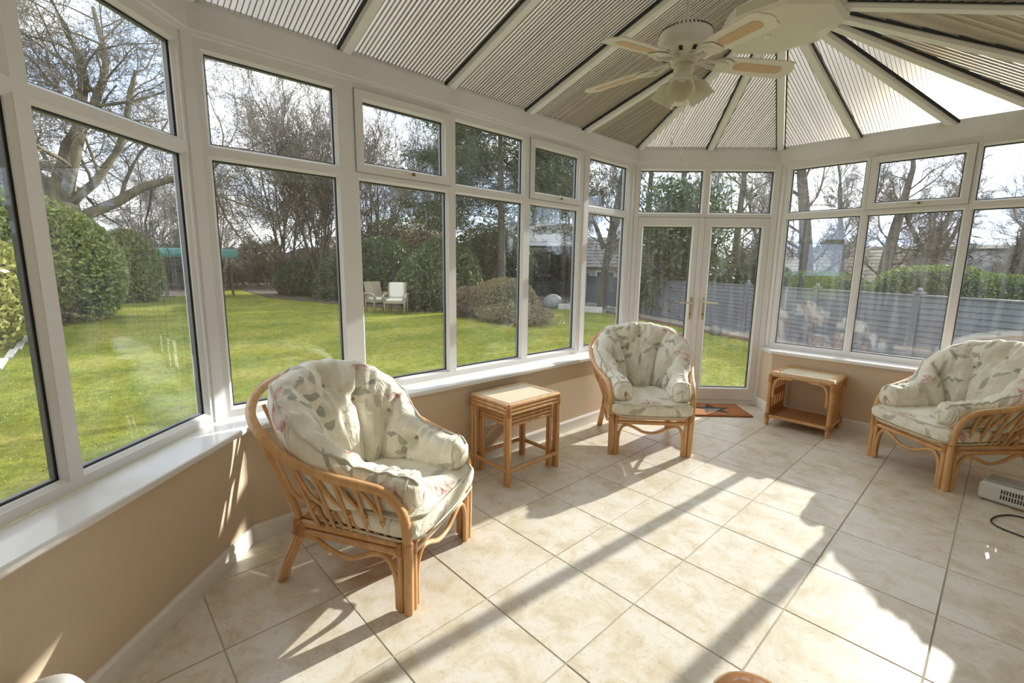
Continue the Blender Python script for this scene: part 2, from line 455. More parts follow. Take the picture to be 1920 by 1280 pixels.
def fabric_mat():
    m, t, o = mat('floral_cotton')
    b = N(t, 'ShaderNodeBsdfPrincipled', i_Roughness=.85); L(t, b, o)
    b.inputs['Specular IOR Level'].default_value = .2
    b.inputs['Sheen Weight'].default_value = .15
    uv = N(t, 'ShaderNodeUVMap'); uv.uv_map = 'UVMap'
    def math_(op, a=None, bb=None, c=None):
        n = N(t, 'ShaderNodeMath', operation=op)
        for i, x in enumerate((a, bb, c)):
            if x is None: continue
            if isinstance(x, (int, float)): n.inputs[i].default_value = x
            else: t.links.new(x, n.inputs[i])
        return n.outputs[0]
    def motif(scale, seed):
        mp_ = N(t, 'ShaderNodeMapping'); mp_.inputs['Scale'].default_value = (scale, scale, 1); mp_.inputs['Location'].default_value = (seed, seed*1.7, 0)
        t.links.new(uv.outputs[0], mp_.inputs[0])
        vo = N(t, 'ShaderNodeTexVoronoi', voronoi_dimensions='2D', feature='F1', i_Scale=1.0); vo.inputs['Randomness'].default_value = .75
        t.links.new(mp_.outputs[0], vo.inputs['Vector'])
        sb = N(t, 'ShaderNodeVectorMath', operation='SUBTRACT'); t.links.new(mp_.outputs[0], sb.inputs[0]); t.links.new(vo.outputs['Position'], sb.inputs[1])
        sp = N(t, 'ShaderNodeSeparateXYZ'); t.links.new(sb.outputs[0], sp.inputs[0])
        cs = N(t, 'ShaderNodeSeparateColor'); t.links.new(vo.outputs['Color'], cs.inputs[0])
        return sp.outputs[0], sp.outputs[1], cs.outputs
    wob = N(t, 'ShaderNodeTexNoise', i_Scale=22.0, i_Detail=3.0); t.links.new(uv.outputs[0], wob.inputs['Vector'])
    fine = N(t, 'ShaderNodeTexNoise', i_Scale=70.0, i_Detail=3.0); t.links.new(uv.outputs[0], fine.inputs['Vector'])
    base = N(t, 'ShaderNodeValToRGB'); base.color_ramp.elements[0].color = (.75, .715, .585, 1); base.color_ramp.elements[1].color = (.88, .85, .735, 1)
    base.color_ramp.elements[0].position = .35; base.color_ramp.elements[1].position = .6
    big = N(t, 'ShaderNodeTexNoise', i_Scale=9.0, i_Detail=3.0); t.links.new(uv.outputs[0], big.inputs['Vector']); t.links.new(big.outputs[0], base.inputs[0])
    col = base.outputs[0]
    def over(col, fac, c):
        mx = N(t, 'ShaderNodeMix', data_type='RGBA'); t.links.new(fac, mx.inputs[0]); t.links.new(col, mx.inputs[6])
        if isinstance(c, tuple): mx.inputs[7].default_value = (*c, 1)
        else: t.links.new(c, mx.inputs[7])
        return mx.outputs[2]
    # leaves: pairs of grey green ellipses
    for scale, seed, colr, lo in ((4.4, 3.1, (.30, .31, .25), .30), (3.9, 9.3, (.42, .415, .35), .15)):
        x, y, c = motif(scale, seed)
        ang = math_('MULTIPLY', c[0], 6.283)
        ca, sa = math_('COSINE', ang), math_('SINE', ang)
        u_ = math_('ADD', math_('MULTIPLY', x, ca), math_('MULTIPLY', y, sa))
        v_ = math_('SUBTRACT', math_('MULTIPLY', y, ca), math_('MULTIPLY', x, sa))
        au = math_('ABSOLUTE', u_)
        # two leaves along +-u, bent
        vv = math_('SUBTRACT', v_, math_('MULTIPLY', au, .45))
        q = math_('DIVIDE', math_('SUBTRACT', au, .21), .19)
        w = math_('MULTIPLY', math_('SUBTRACT', 1.0, math_('MULTIPLY', q, q)), .078)
        d = math_('SUBTRACT', w, math_('ABSOLUTE', vv))
        d = math_('ADD', d, math_('MULTIPLY', math_('SUBTRACT', wob.outputs[0], .5), .05))
        st = math_('SUBTRACT', .009, math_('ABSOLUTE', vv))
        st = math_('MULTIPLY', st, math_('LESS_THAN', au, .3))
        d = math_('MAXIMUM', d, st)
        fac = N(t, 'ShaderNodeMapRange'); fac.inputs[1].default_value = 0; fac.inputs[2].default_value = .018; t.links.new(d, fac.inputs[0])
        fac2 = math_('MULTIPLY', fac.outputs[0], math_('GREATER_THAN', c[1], lo))
        fac3 = math_('MULTIPLY', fac2, math_('MULTIPLY_ADD', fine.outputs[0], .9, .26))
        col = over(col, fac3, colr)
    # lotus flowers: upward fan of pointed petals, pink at the tips
    x, y, c = motif(3.0, 1.37)
    y2 = math_('ADD', y, .12)
    r = math_('SQRT', math_('ADD', math_('MULTIPLY', x, x), math_('MULTIPLY', y2, y2)))
    a = math_('ARCTAN2', x, y2)
    pet = math_('ABSOLUTE', math_('COSINE', math_('MULTIPLY', a, 3.6)))
    fan = N(t, 'ShaderNodeMapRange'); fan.inputs[1].default_value = 1.25; fan.inputs[2].default_value = .95; t.links.new(math_('ABSOLUTE', a), fan.inputs[0])
    R = math_('MULTIPLY', math_('MULTIPLY_ADD', pet, .12, .17), fan.outputs[0])
    R = math_('ADD', R, math_('MULTIPLY', math_('SUBTRACT', wob.outputs[0], .5), .05))
    ins = N(t, 'ShaderNodeMapRange'); ins.inputs[1].default_value = 0; ins.inputs[2].default_value = .015; t.links.new(math_('SUBTRACT', R, r), ins.inputs[0])
    on = math_('GREATER_THAN', c[2], .12)
    ins2 = math_('MULTIPLY', ins.outputs[0], on)
    pk = N(t, 'ShaderNodeValToRGB'); e = pk.color_ramp.elements
    e[0].position = .35; e[0].color = (.80, .72, .60, 1); e[1].position = .95; e[1].color = (.42, .115, .14, 1)
    xx = e.new(.70); xx.color = (.66, .40, .38, 1)
    ratio = math_('ADD', math_('DIVIDE', r, math_('MAXIMUM', R, .02)), math_('MULTIPLY', math_('SUBTRACT', .55, pet), .42))
    t.links.new(ratio, pk.inputs[0])
    col = over(col, math_('MULTIPLY', ins2, math_('MULTIPLY_ADD', fine.outputs[0], .5, .55)), pk.outputs[0])
    t.links.new(col, b.inputs['Base Color'])
    wr = N(t, 'ShaderNodeTexNoise', i_Scale=16.0, i_Detail=5.0, i_Distortion=1.6); t.links.new(uv.outputs[0], wr.inputs['Vector'])
    bp = N(t, 'ShaderNodeBump', i_Strength=.8, i_Distance=.014); t.links.new(wr.outputs[0], bp.inputs['Height']); t.links.new(bp.outputs[0], b.inputs['Normal'])
    return m
M_FAB = fabric_mat()
M_PIPE = pbr('piping_cord', (.72, .70, .58), .8, col2=(.56, .53, .43), scale=20)
M_BUTTON = pbr('cloth_button', (.42, .30, .22), .8)

def leafmat(name, c1, c2, rough=.35, tr=.35, gloss=.5):
    m, t, o = mat(name)
    b = N(t, 'ShaderNodeBsdfPrincipled', i_Roughness=rough); b.inputs['Specular IOR Level'].default_value = gloss
    geo = N(t, 'ShaderNodeNewGeometry')
    r = N(t, 'ShaderNodeValToRGB'); r.color_ramp.elements[0].color = (*c2, 1); r.color_ramp.elements[1].color = (*c1, 1)
    t.links.new(geo.outputs['Random Per Island'], r.inputs[0]); t.links.new(r.outputs[0], b.inputs['Base Color'])
    tl = N(t, 'ShaderNodeBsdfTranslucent'); t.links.new(r.outputs[0], tl.inputs[0])
    mx = N(t, 'ShaderNodeMixShader'); mx.inputs[0].default_value = tr
    t.links.new(b.outputs[0], mx.inputs[1]); t.links.new(tl.outputs[0], mx.inputs[2]); t.links.new(mx.outputs[0], o.inputs[0])
    return m
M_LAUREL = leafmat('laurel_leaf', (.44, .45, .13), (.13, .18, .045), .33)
M_LAUREL2 = leafmat('yellow_laurel_leaf', (.58, .54, .16), (.24, .27, .06), .33)  # paler, yellower leaf for the left edge bush
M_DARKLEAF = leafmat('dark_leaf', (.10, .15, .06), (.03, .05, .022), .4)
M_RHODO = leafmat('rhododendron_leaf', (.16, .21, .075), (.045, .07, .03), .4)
M_CONIF = leafmat('conifer_needles', (.10, .13, .055), (.03, .045, .022), .6, gloss=.2)
M_HEDGE = leafmat('clipped_hedge_leaf', (.20, .25, .06), (.07, .10, .03), .5)
M_OLIVE = leafmat('olive_twiggy_leaf', (.34, .28, .15), (.17, .14, .08), .6, gloss=.2)
M_BARK = pbr('bark', (.135, .11, .085), .9, var=.5, scale=6, bump=.5, bscale=20)
M_BARKM = pbr('mossy_bark', (.21, .18, .10), .9, col2=(.10, .08, .058), scale=3, bump=.5, bscale=20)
M_TWIG = pbr('twig', (.25, .215, .185), .9, col2=(.15, .128, .11), scale=1)
M_TWIGR = pbr('reddish_twig', (.24, .195, .16), .9, col2=(.14, .112, .092), scale=1)
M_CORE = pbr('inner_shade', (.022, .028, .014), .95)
M_FENCE = pbr('grey_fence_stain', (.15, .158, .18), .7, var=.15, scale=4, objrand=.06)
M_STONED = pbr('dull_stone', (.20, .19, .17), .9, var=.4, scale=8, bump=.5)
M_STONE = pbr('grey_stone', (.42, .41, .37), .85, var=.4, scale=6, bump=.5)
M_KERB = pbr('pale_kerb', (.55, .53, .47), .85, var=.25, scale=5)
M_GRAVEL = pbr('gravel', (.36, .335, .30), .95, col2=(.17, .155, .135), scale=14, bump=.8, bscale=30)
M_SOIL = pbr('leaf_litter', (.13, .095, .06), .95, col2=(.06, .045, .03), scale=5, bump=.6, bscale=25)
M_BRICK = pbr('brick', (.19, .095, .07), .9, col2=(.11, .06, .045), scale=9)
M_MORTAR = pbr('mortar', (.24, .21, .185), .95)
M_ROOFT = pbr('roof_tile', (.24, .23, .215), .6, col2=(.15, .145, .135), scale=3, objrand=.1)
M_ROOFW = pbr('pale_roof_course', (.42, .385, .31), .7, col2=(.30, .27, .22), scale=3)  # paler, warmer tone for the bungalow's courses
M_TARP = pbr('green_canopy', (.06, .27, .21), .6, var=.25, scale=3)
M_GFRAME = pbr('weathered_frame', (.10, .085, .065), .8)
M_CREAM = pbr('cream_cushion', (.54, .51, .42), .8)
M_OLDWOOD = pbr('weathered_wood', (.30, .25, .165), .8, var=.3, scale=4)
M_DARKGL = pbr('dark_pane', (.03, .035, .04), .08, spec=.8)

def grass_mat():
    m, t, o = mat('mossy_lawn')
    b = N(t, 'ShaderNodeBsdfPrincipled', i_Roughness=.9); L(t, b, o); b.inputs['Specular IOR Level'].default_value = .1
    geo = N(t, 'ShaderNodeNewGeometry')
    n1 = N(t, 'ShaderNodeTexNoise', i_Scale=.9, i_Detail=7.0, i_Roughness=.65); t.links.new(geo.outputs[0], n1.inputs['Vector'])
    n2 = N(t, 'ShaderNodeTexNoise', i_Scale=9.0, i_Detail=8.0, i_Roughness=.75); t.links.new(geo.outputs[0], n2.inputs['Vector'])
    r1 = N(t, 'ShaderNodeValToRGB'); e = r1.color_ramp.elements
    e[0].position = .34; e[0].color = (.16, .215, .034, 1); e[1].position = .66; e[1].color = (.39, .35, .085, 1)
    x = e.new(.5); x.color = (.275, .30, .048, 1)
    t.links.new(n1.outputs[0], r1.inputs[0])
    r2 = N(t, 'ShaderNodeValToRGB'); e = r2.color_ramp.elements
    e[0].position = .33; e[0].color = (.42, .40, .25, 1); e[1].position = .58; e[1].color = (1.1, 1.1, 1, 1)
    t.links.new(n2.outputs[0], r2.inputs[0])
    mx = N(t, 'ShaderNodeMix', data_type='RGBA', blend_type='MULTIPLY'); mx.inputs[0].default_value = .85
    t.links.new(r1.outputs[0], mx.inputs[6]); t.links.new(r2.outputs[0], mx.inputs[7]); t.links.new(mx.outputs[2], b.inputs['Base Color'])
    n3 = N(t, 'ShaderNodeTexNoise', i_Scale=26.0, i_Detail=6.0, i_Roughness=.8); t.links.new(geo.outputs[0], n3.inputs['Vector'])
    bp = N(t, 'ShaderNodeBump', i_Strength=.9, i_Distance=.05); t.links.new(n3.outputs[0], bp.inputs['Height']); t.links.new(bp.outputs[0], b.inputs['Normal'])
    return m
M_LAWN = grass_mat()
M_BLADEG = leafmat('grass_blade', (.40, .385, .09), (.21, .26, .04), .6, .3, .2)

# ------------------------------------------------------------------ room shell
P1, P2, P3, P4 = (-1.757, -.702), (-1.757, 3.052), (-.779, 4.031), (1.27, 4.031)
P5, P6, P7 = (2.0, 3.301), (2.0, -1.85), (-.609, -1.85)
ZS, ZF0, ZB, ZT1, ZT2, ZT3, ZH, ZE = .60, .632, .684, 1.9175, 1.986, 2.390, 2.452, 2.575
DW = .176
GZ = -.25
def vsub(a, b): return (a[0]-b[0], a[1]-b[1])
def frame_of(a, b):
    d = vsub(b, a); l = sqrt(d[0]**2+d[1]**2)
    t = (d[0]/l, d[1]/l)
    return t, (-t[1], t[0]), l
def inset_poly(P, dists):
    # P ordered with the outside on the left; dists[i] for edge P[i]->P[i+1]
    n = len(P); out_ = []
    for i in range(n):
        a, b, c = P[i-1], P[i], P[(i+1) % n]
        t1, n1, _ = frame_of(a, b); t2, n2, _ = frame_of(b, c)
        d1, d2 = dists[i-1], dists[i]
        o1 = n1[0]*b[0]+n1[1]*b[1]-d1; o2 = n2[0]*b[0]+n2[1]*b[1]-d2
        det = n1[0]*n2[1]-n1[1]*n2[0]
        out_.append(((o1*n2[1]-o2*n1[1])/det, (n1[0]*o2-n2[0]*o1)/det))
    return out_
RING = [P7, P1, P2, P3, P4, P5, P6]
INN = inset_poly(RING, [DW]*7)
# floor tiles, cut to the room outline
FLR = inset_poly(RING, [.10, .10, -.02, .10, .10, .10, -.0])
floor = MB().prism(inset_poly(RING, [-.07]*7), GZ-.05, -.0028).build('floor', M_GROUT, None, kind='structure')
tag(floor, label='cream marbled stone tile floor with dark grout')
def clip(poly, a, b):
    # keep the part right of a->b
    t, n, _ = frame_of(a, b)
    o_ = []
    for i in range(len(poly)):
        p, q = poly[i], poly[(i+1) % len(poly)]
        dp = n[0]*(p[0]-a[0])+n[1]*(p[1]-a[1]); dq = n[0]*(q[0]-a[0])+n[1]*(q[1]-a[1])
        if dp <= 0: o_.append(p)
        if (dp < 0 < dq) or (dq < 0 < dp):
            k = dp/(dp-dq); o_.append((p[0]+(q[0]-p[0])*k, p[1]+(q[1]-p[1])*k))
    return o_
TS, GR = .45, .0026
tile_proto = None
for i in range(-6, 8):
    for j in range(-8, 12):
        cx_, cy_ = TS*(i+.5), TS*(j+.5)
        h = TS/2-GR
        sq = [(cx_-h, cy_-h), (cx_+h, cy_-h), (cx_+h, cy_+h), (cx_-h, cy_+h)]
        pl = sq
        for k in range(7):
            if pl: pl = clip(pl, FLR[k], FLR[(k+1) % 7])
        if len(pl) < 3: continue
        ar = abs(sum(pl[k][0]*pl[(k+1) % len(pl)][1]-pl[(k+1) % len(pl)][0]*pl[k][1] for k in range(len(pl))))/2
        if ar < 1e-4: continue
        dz = rnd.uniform(-.0006, .0006)
        if ar > (2*h)**2*.9999:
            if tile_proto is None:
                tile_proto = MB().rbox((0, 0, -.005), (2*h, 2*h, .010), .0015).build('tile', M_TILE, floor)
                o = tile_proto
            else:
                o = tile_proto.copy(); COL.objects.link(o)
            o.location = (cx_, cy_, dz)
        else:
            m = MB().prism([(p[0]-cx_, p[1]-cy_) for p in pl], -.010, 0)
            o = m.build('tile', M_TILE, floor); o.location = (cx_, cy_, dz)

# dwarf walls, sills, skirting
def dwarf(name, a, b, c, d):
    o = MB().prism([d, c, b, a], -.006, ZS).build(name, M_WALL, None, kind='structure')
    return o
I7, I1, I2, I3, I4, I5, I6 = INN
jl = (P2[0]+DW, P2[1]-DW)          # end of the long dwarf wall at the doors
jr = (P3[0]+DW, P3[1]-DW)
walls = {
 'wall_left': [P7, P1, I1, (P7[0]+.25, P7[1])],
 'wall_window': [P1, P2, jl, I1],
 'wall_far': [P3, P4, I4, jr],
 'wall_bay': [P4, P5, I5, I4],
 'wall_right': [P5, P6, (P6[0]-DW, P6[1]), I5]}
WL = {'wall_left': 'tan painted dwarf wall under the left window', 'wall_window': 'long tan dwarf wall under the garden windows',
      'wall_far': 'tan dwarf wall beside the french doors', 'wall_bay': 'unseen tan wall behind the far right armchair, made full height to block the sun', 'wall_right': 'unseen tan wall on the right side of the room, made full height to cut reflections'}
for k, q in walls.items():
    full = k in ('wall_bay', 'wall_right')  # unseen bay and right walls made solid to stop sun and reflections
    wm = MB().prism(q[::-1], -.0025, ZS)
    if full:
        n_ = frame_of(q[0], q[1])[1]
        wm.prism([q[0], q[1], (q[1][0]+n_[0]*.12, q[1][1]+n_[1]*.12), (q[0][0]+n_[0]*.12, q[0][1]+n_[1]*.12)], ZS, ZH+.012)
    o = wm.build(k, M_WALL, None, kind='structure')
    tag(o, label=WL[k])
# house wall behind the camera
hw = MB()
hw.box((.7, -1.98, 1.75), (4.2, .26, 3.6))
o = hw.build('wall_back', M_WALL, None, kind='structure'); tag(o, label='plain house wall behind the camera')
hd = MB(); hd.box((1.0, -1.84, 1.0), (1.5, .03, 2.0))
o = hd.build('door_3', M_DARKGL, None, kind='structure'); tag(o, label='dark patio door into the house')

def sill(name, poly_in, label):
    # poly_in: frame line points then room side nose points (reverse); layered to round the nose
    n = len(poly_in)//2
    fr, no = poly_in[:n], poly_in[n:]
    def ins(k_):
        sh = []
        for i, p in enumerate(no):
            f = fr[n-1-i]; l = sqrt((p[0]-f[0])**2+(p[1]-f[1])**2); k = k_/l
            sh.append((p[0]+(f[0]-p[0])*k, p[1]+(f[1]-p[1])*k))
        return (fr+sh)[::-1]
    lv = [(ZS, .009), (ZS+.003, .003), (ZS+.009, 0), (ZF0-.009, 0), (ZF0-.003, .003), (ZF0, .009)]
    c_ = 2*n
    V = [(x, y, z) for z, k in lv for x, y in ins(k)]
    F = [tuple(range(c_-1, -1, -1)), tuple((len(lv)-1)*c_+i for i in range(c_))]
    F += [(a*c_+i, a*c_+(i+1) % c_, (a+1)*c_+(i+1) % c_, (a+1)*c_+i) for a in range(len(lv)-1) for i in range(c_)]
    m = MB(); m.add(V, F)
    o = m.build(name, M_SILL, None, kind='structure')
    tag(o, label=label)
NOS = inset_poly(RING, [DW+.03]*7)
sill('trim_1', [(P7[0]+.0, P7[1]+.01), P1, NOS[1], (P7[0]+.29, P7[1]+.01)], 'white window board under the left window')
jl2 = (jl[0]+.0, jl[1]); e1 = (NOS[2][0], jl[1]-.012+.0)
sill('trim_2', [P1, (P2[0], P2[1]), (NOS[1][0], jl[1]+.01), NOS[1]], 'long white window board under the garden windows')
sill('trim_3', [P3, P4, NOS[4], (jr[0]-.01, NOS[4][1])], 'white window board beside the french doors')

def skirting(name, pts, label):
    # pts: room-side wall line, outside on the left
    th, hh = .016, .095
    n = len(pts); off = []
    for i in range(n):
        nn = []
        if i > 0: nn.append(frame_of(pts[i-1], pts[i])[1])
        if i < n-1: nn.append(frame_of(pts[i], pts[i+1])[1])
        if len(nn) == 2:
            s_ = (nn[0][0]+nn[1][0], nn[0][1]+nn[1][1]); l2 = (s_[0]**2+s_[1]**2)/2
            v = (s_[0]/l2, s_[1]/l2)
        else: v = nn[0]
        off.append((pts[i][0]-v[0]*th, pts[i][1]-v[1]*th))
    off2 = [((a[0]*.4+b[0]*.6), (a[1]*.4+b[1]*.6)) for a, b in zip(pts, off)]
    m = MB()
    for i in range(n-1):
        m.prism([off[i], off[i+1], pts[i+1], pts[i]], -.002, hh-.014)
        P = [(*off[i], hh-.014), (*off[i+1], hh-.014), (*off2[i+1], hh), (*off2[i], hh), (*pts[i+1], hh), (*pts[i], hh)]
        m.add(P, [(0, 1, 2, 3), (3, 2, 4, 5)])
    o = m.build(name, M_SKIRT, None, kind='structure'); tag(o, label=label)
skirting('baseboard_left', [(P7[0]+.25, P7[1]), I1], 'white skirting board below the left window')
skirting('baseboard_window', [I1, jl, P2], 'white skirting board along the long window wall')
skirting('baseboard_far', [P3, jr, I4], 'white skirting board beside the french doors')
skirting('baseboard_bay', [I4, I5], 'white skirting board behind the far right armchair')
skirting('baseboard_right', [I5, (I5[0], P6[1])], 'white skirting board on the right wall')

# ---- glazed frames
FD = .07
def ring(m, s0, s1, z0, z1, w, y0, y1):
    # rectangular ring of width w (inwards) in the s-z plane, between depths y0..y1
    m.box(((s0+s1)/2, (y0+y1)/2, z0+w/2), (s1-s0, y1-y0, w))
    m.box(((s0+s1)/2, (y0+y1)/2, z1-w/2), (s1-s0, y1-y0, w))
    m.box((s0+w/2, (y0+y1)/2, (z0+z1)/2), (w, y1-y0, z1-z0-2*w))
    m.box((s1-w/2, (y0+y1)/2, (z0+z1)/2), (w, y1-y0, z1-z0-2*w))
def bead(m, s0, s1, z0, z1, w, y0, y1):
    # sloping glazing bead round a glass rectangle s0..z1 (glass edge), hole is w bigger
    o_ = [(s0-w, y0, z0-w), (s1+w, y0, z0-w), (s1+w, y0, z1+w), (s0-w, y0, z1+w)]
    i_ = [(s0, y1, z0), (s1, y1, z0), (s1, y1, z1), (s0, y1, z1)]
    b_ = [(s0, y1+.008, z0), (s1, y1+.008, z0), (s1, y1+.008, z1), (s0, y1+.008, z1)]
    m.add(o_+i_+b_, [(k, (k+1) % 4, 4+(k+1) % 4, 4+k) for k in range(4)] + [(4+k, 4+(k+1) % 4, 8+(k+1) % 4, 8+k) for k in range(4)])
BW = .013
def pane(par, s0, s1, z0, z1, yo=0.0):
    b = MB(); bead(b, s0, s1, z0, z1, BW, yo+.003, yo+.018)
    bead_o = b.build('glazing_bead', M_UPVC, par)
    g = MB(); g.box(((s0+s1)/2, yo+.041, (z0+z1)/2), (s1-s0+.012, .022, z1-z0+.012))
    gl = g.build('glass_pane', M_GLASS, par)
    r = MB(); ring(r, s0-.006, s1+.006, z0-.006, z1+.006, .014, yo+.032, yo+.050)
    r.build('spacer_bar', M_SPACER, gl)
    q = MB(); ring(q, s0-.004, s1+.004, z0-.004, z1+.004, .007, yo+.0265, yo+.0295)
    q.build('rubber_gasket', M_BLACK, gl)
    return gl
def opener(par, s0, s1, z0, z1, key=True):
    # s0.. is the clear hole of the frame; the sash stands proud of it
    sw = .046
    m = MB(); ring(m, s0-.010, s1+.010, z0-.010, z1+.010, sw-BW+.010, -.016, .05)
    g0, g1, h0, h1 = s0+sw, s1-sw, z0+sw, z1-sw
    sash = m.build('opening_sash', M_UPVC, par)
    pane(sash, g0, g1, h0, h1, -.012)
    b = MB(); ring(b, s0-.014, s1+.014, z0-.014, z1+.014, .004, -.006, .004)
    b.build('sash_seal', M_SEAL, sash)
    c = (s0+s1)/2+.02
    h_ = MB(); h_.rbox((c, -.022, z0+.018), (.075, .012, .022), .003); h_.rbox((c-.075, -.032, z0+.024), (.13, .010, .013), .003)
    hh = h_.build('window_handle', M_FAN, sash)
    k_ = MB(); k_.lathe([(.0005, 0), (.011, 0), (.011, .008), (.0005, .010)], 12, (c+.012, -.029, z0+.018), Matrix.Rotation(pi/2, 3, 'X'))
    k_.build('key_button', M_BRASS, hh)
def glazed(name, a, b, label, bays, gap=ZT2, low=True):
    t, n, Ln = frame_of(a, b)
    root = empty(name, (*a, 0), atan2(t[1], t[0]), label=label, kind='structure')
    # horizontals
    if low:
        m = MB(); m.box((Ln/2, FD/2, (ZF0+ZB-BW)/2), (Ln, FD, ZB-BW-ZF0)); m.build('bottom_rail', M_UPVC, root)
    m = MB(); m.box((Ln/2, FD/2, (ZT3+BW+ZH)/2), (Ln, FD, ZH-ZT3-BW)); m.build('head_rail', M_UPVC, root)
    zt = ZT1 if low else ZT1+.02
    edges = [0.0]
    for (s0, s1, *_) in bays: edges += [s0-BW, s1+BW]
    edges.append(Ln)
    for k in range(0, len(edges), 2):
        if edges[k+1]-edges[k] < .004: continue
        m = MB(); w_ = edges[k+1]-edges[k]; c_ = (edges[k]+edges[k+1])/2
        z0 = ZB-BW if low else ZT2-BW
        m.box((c_, FD/2, (z0+ZT3+BW)/2), (w_, FD, ZT3+BW-z0))
        if w_ > .11:   # coupled frames: a proud cover strip
            m.box((c_, -.004, (z0+ZT3)/2), (.03, .012, ZT3-z0+.02))
        m.build('mullion', M_UPVC, root)
    for (s0, s1, op, *r_) in bays:
        if low:
            m = MB(); m.box(((s0+s1)/2, FD/2, (ZT1+ZT2)/2), (s1-s0+2*BW, FD, ZT2-ZT1-2*BW)); m.build('transom', M_UPVC, root)
            pane(root, s0, s1, ZB, ZT1)
        if op: opener(root, s0-BW, s1+BW, ZT2-BW, ZT3+BW)
        else: pane(root, s0, s1, ZT2, ZT3)
    return root, Ln
LA0 = frame_of(P7, P1)[2]
glazed('window_1', P7, P1, 'nearest left window looking onto the laurel hedge', [(.06, LA0-1.51, False), (LA0-1.44, LA0-.79, False), (LA0-.714, LA0-.065, False)])
y0 = -.702
glazed('window_2', P1, P2, 'long five bay garden window with two top openers',
       [(-.628-y0, -.019-y0, False), (.117-y0, .735-y0, True), (.82-y0, 1.456-y0, False), (1.549-y0, 2.144-y0, True), (2.298-y0, 2.886-y0, False)])
x0 = -.779
glazed('window_4', P3, P4, 'three bay window right of the french doors', [(-.654-x0, -.069-x0, False), (-.009-x0, .601-x0, True), (.661-x0, 1.205-x0, False)])
# french doors
LA2 = frame_of(P2, P3)[2]
win3, _ = glazed('window_3', P2, P3, 'pair of fanlights above the french doors', [(.038, .655, False), (.739, 1.352, False)], low=False)
m = MB(); m.box((LA2/2, FD/2, 1.956), (LA2, FD, .034)); m.build('transom', M_UPVC, win3)
m = MB(); m.box((.014, FD/2, .98), (.028, FD, 1.97)); m.build('door_jamb', M_UPVC, win3)
m = MB(); m.box((LA2-.016, FD/2, .98), (.032, FD, 1.97)); m.build('door_jamb', M_UPVC, win3)
m = MB(); m.box((LA2/2, FD/2, .02), (LA2, FD+.02, .045)); m.build('threshold', M_UPVC, win3)
def door_leaf(name, s0, s1, g0, g1, label, hs, dirn):
    t, n, Ln = frame_of(P2, P3)
    root = empty(name, (*P2, 0), atan2(t[1], t[0]), label=label, kind='structure')
    z0, z1, h0, h1 = .046, 1.934, .178, 1.845
    m = MB()
    m.box(((s0+s1)/2, .022, (z0+h0-BW)/2), (s1-s0, .068, h0-BW-z0))
    m.box(((s0+s1)/2, .022, (z1+h1+BW)/2), (s1-s0, .068, z1-h1-BW))
    m.box(((s0+g0-BW)/2, .022, (h0+h1)/2), (g0-BW-s0, .068, h1-h0+2*BW))
    m.box(((s1+g1+BW)/2, .022, (h0+h1)/2), (s1-g1-BW, .068, h1-h0+2*BW))
    lf = m.build('leaf_frame', M_UPVC, root)
    pane(root, g0, g1, h0, h1, -.012)
    b = MB(); ring(b, s0-.004, s1+.004, z0-.004, z1+.004, .004, .0, .01); b.build('leaf_seal', M_SEAL, lf)
    h = MB(); h.rbox((hs, -.018, 1.02), (.030, .010, .23), .004)
    pl = h.build('handle_plate', M_CHROME, root)
    lv = MB(); lv.tube([(hs, -.02, 1.08), (hs, -.06, 1.08), (hs+dirn*.025, -.066, 1.08), (hs+dirn*.13, -.066, 1.078)], .009, 10)
    lv.build('lever', M_CHROME, pl)
    kh = MB(); kh.lathe([(.0005, 0), (.008, 0), (.008, .004), (.0005, .005)], 10, (hs, -.023, .965), Matrix.Rotation(pi/2, 3, 'X')); kh.box((hs, -.026, .955), (.006, .004, .018))
    kh.build('keyhole', M_BRASS, pl)
door_leaf('door_1', .034, .643, .09, .580, 'left leaf of the white french doors', .612, -1)
door_leaf('door_2', .702, LA2-.035, .783, 1.278, 'right leaf of the white french doors', .742, 1)
m = MB(); m.rbox((.672, -.014, .99), (.052, .012, 1.88), .003); m.box((.672, .02, .99), (.05, .06, 1.88)); m.build('meeting_strip', M_UPVC, win3)

# corner posts (inside covers)
def corner_post(p, a, b, nm):
    t1, n1, _ = frame_of(a, p); t2, n2, _ = frame_of(p, b)
    w = .032
    q = [(p[0]-t1[0]*w, p[1]-t1[1]*w), (p[0]-t1[0]*w-n1[0]*.010, p[1]-t1[1]*w-n1[1]*.010),
         (p[0]+t2[0]*w-n2[0]*.010, p[1]+t2[1]*w-n2[1]*.010), (p[0]+t2[0]*w, p[1]+t2[1]*w), (p[0]+n1[0]*.07+n2[0]*.05, p[1]+n1[1]*.07+n2[1]*.05)]
    m = MB(); m.prism(q, .0 if nm in ('trim_7', 'trim_8') else ZF0, ZE)
    o = m.build(nm, M_UPVC, None, kind='structure'); tag(o, label={'trim_6': 'white corner post at the left', 'trim_7': 'white post left of the french doors', 'trim_8': 'white post right of the french doors', 'trim_9': 'white post behind the far right armchair', 'trim_10': 'white post on the right wall'}[nm])
for p, a, b, nm in ((P1, P7, P2, 'trim_6'), (P2, P1, P3, 'trim_7'), (P3, P2, P4, 'trim_8'), (P4, P3, P5, 'trim_9'), (P5, P4, P6, 'trim_10')):
    corner_post(p, a, b, nm)

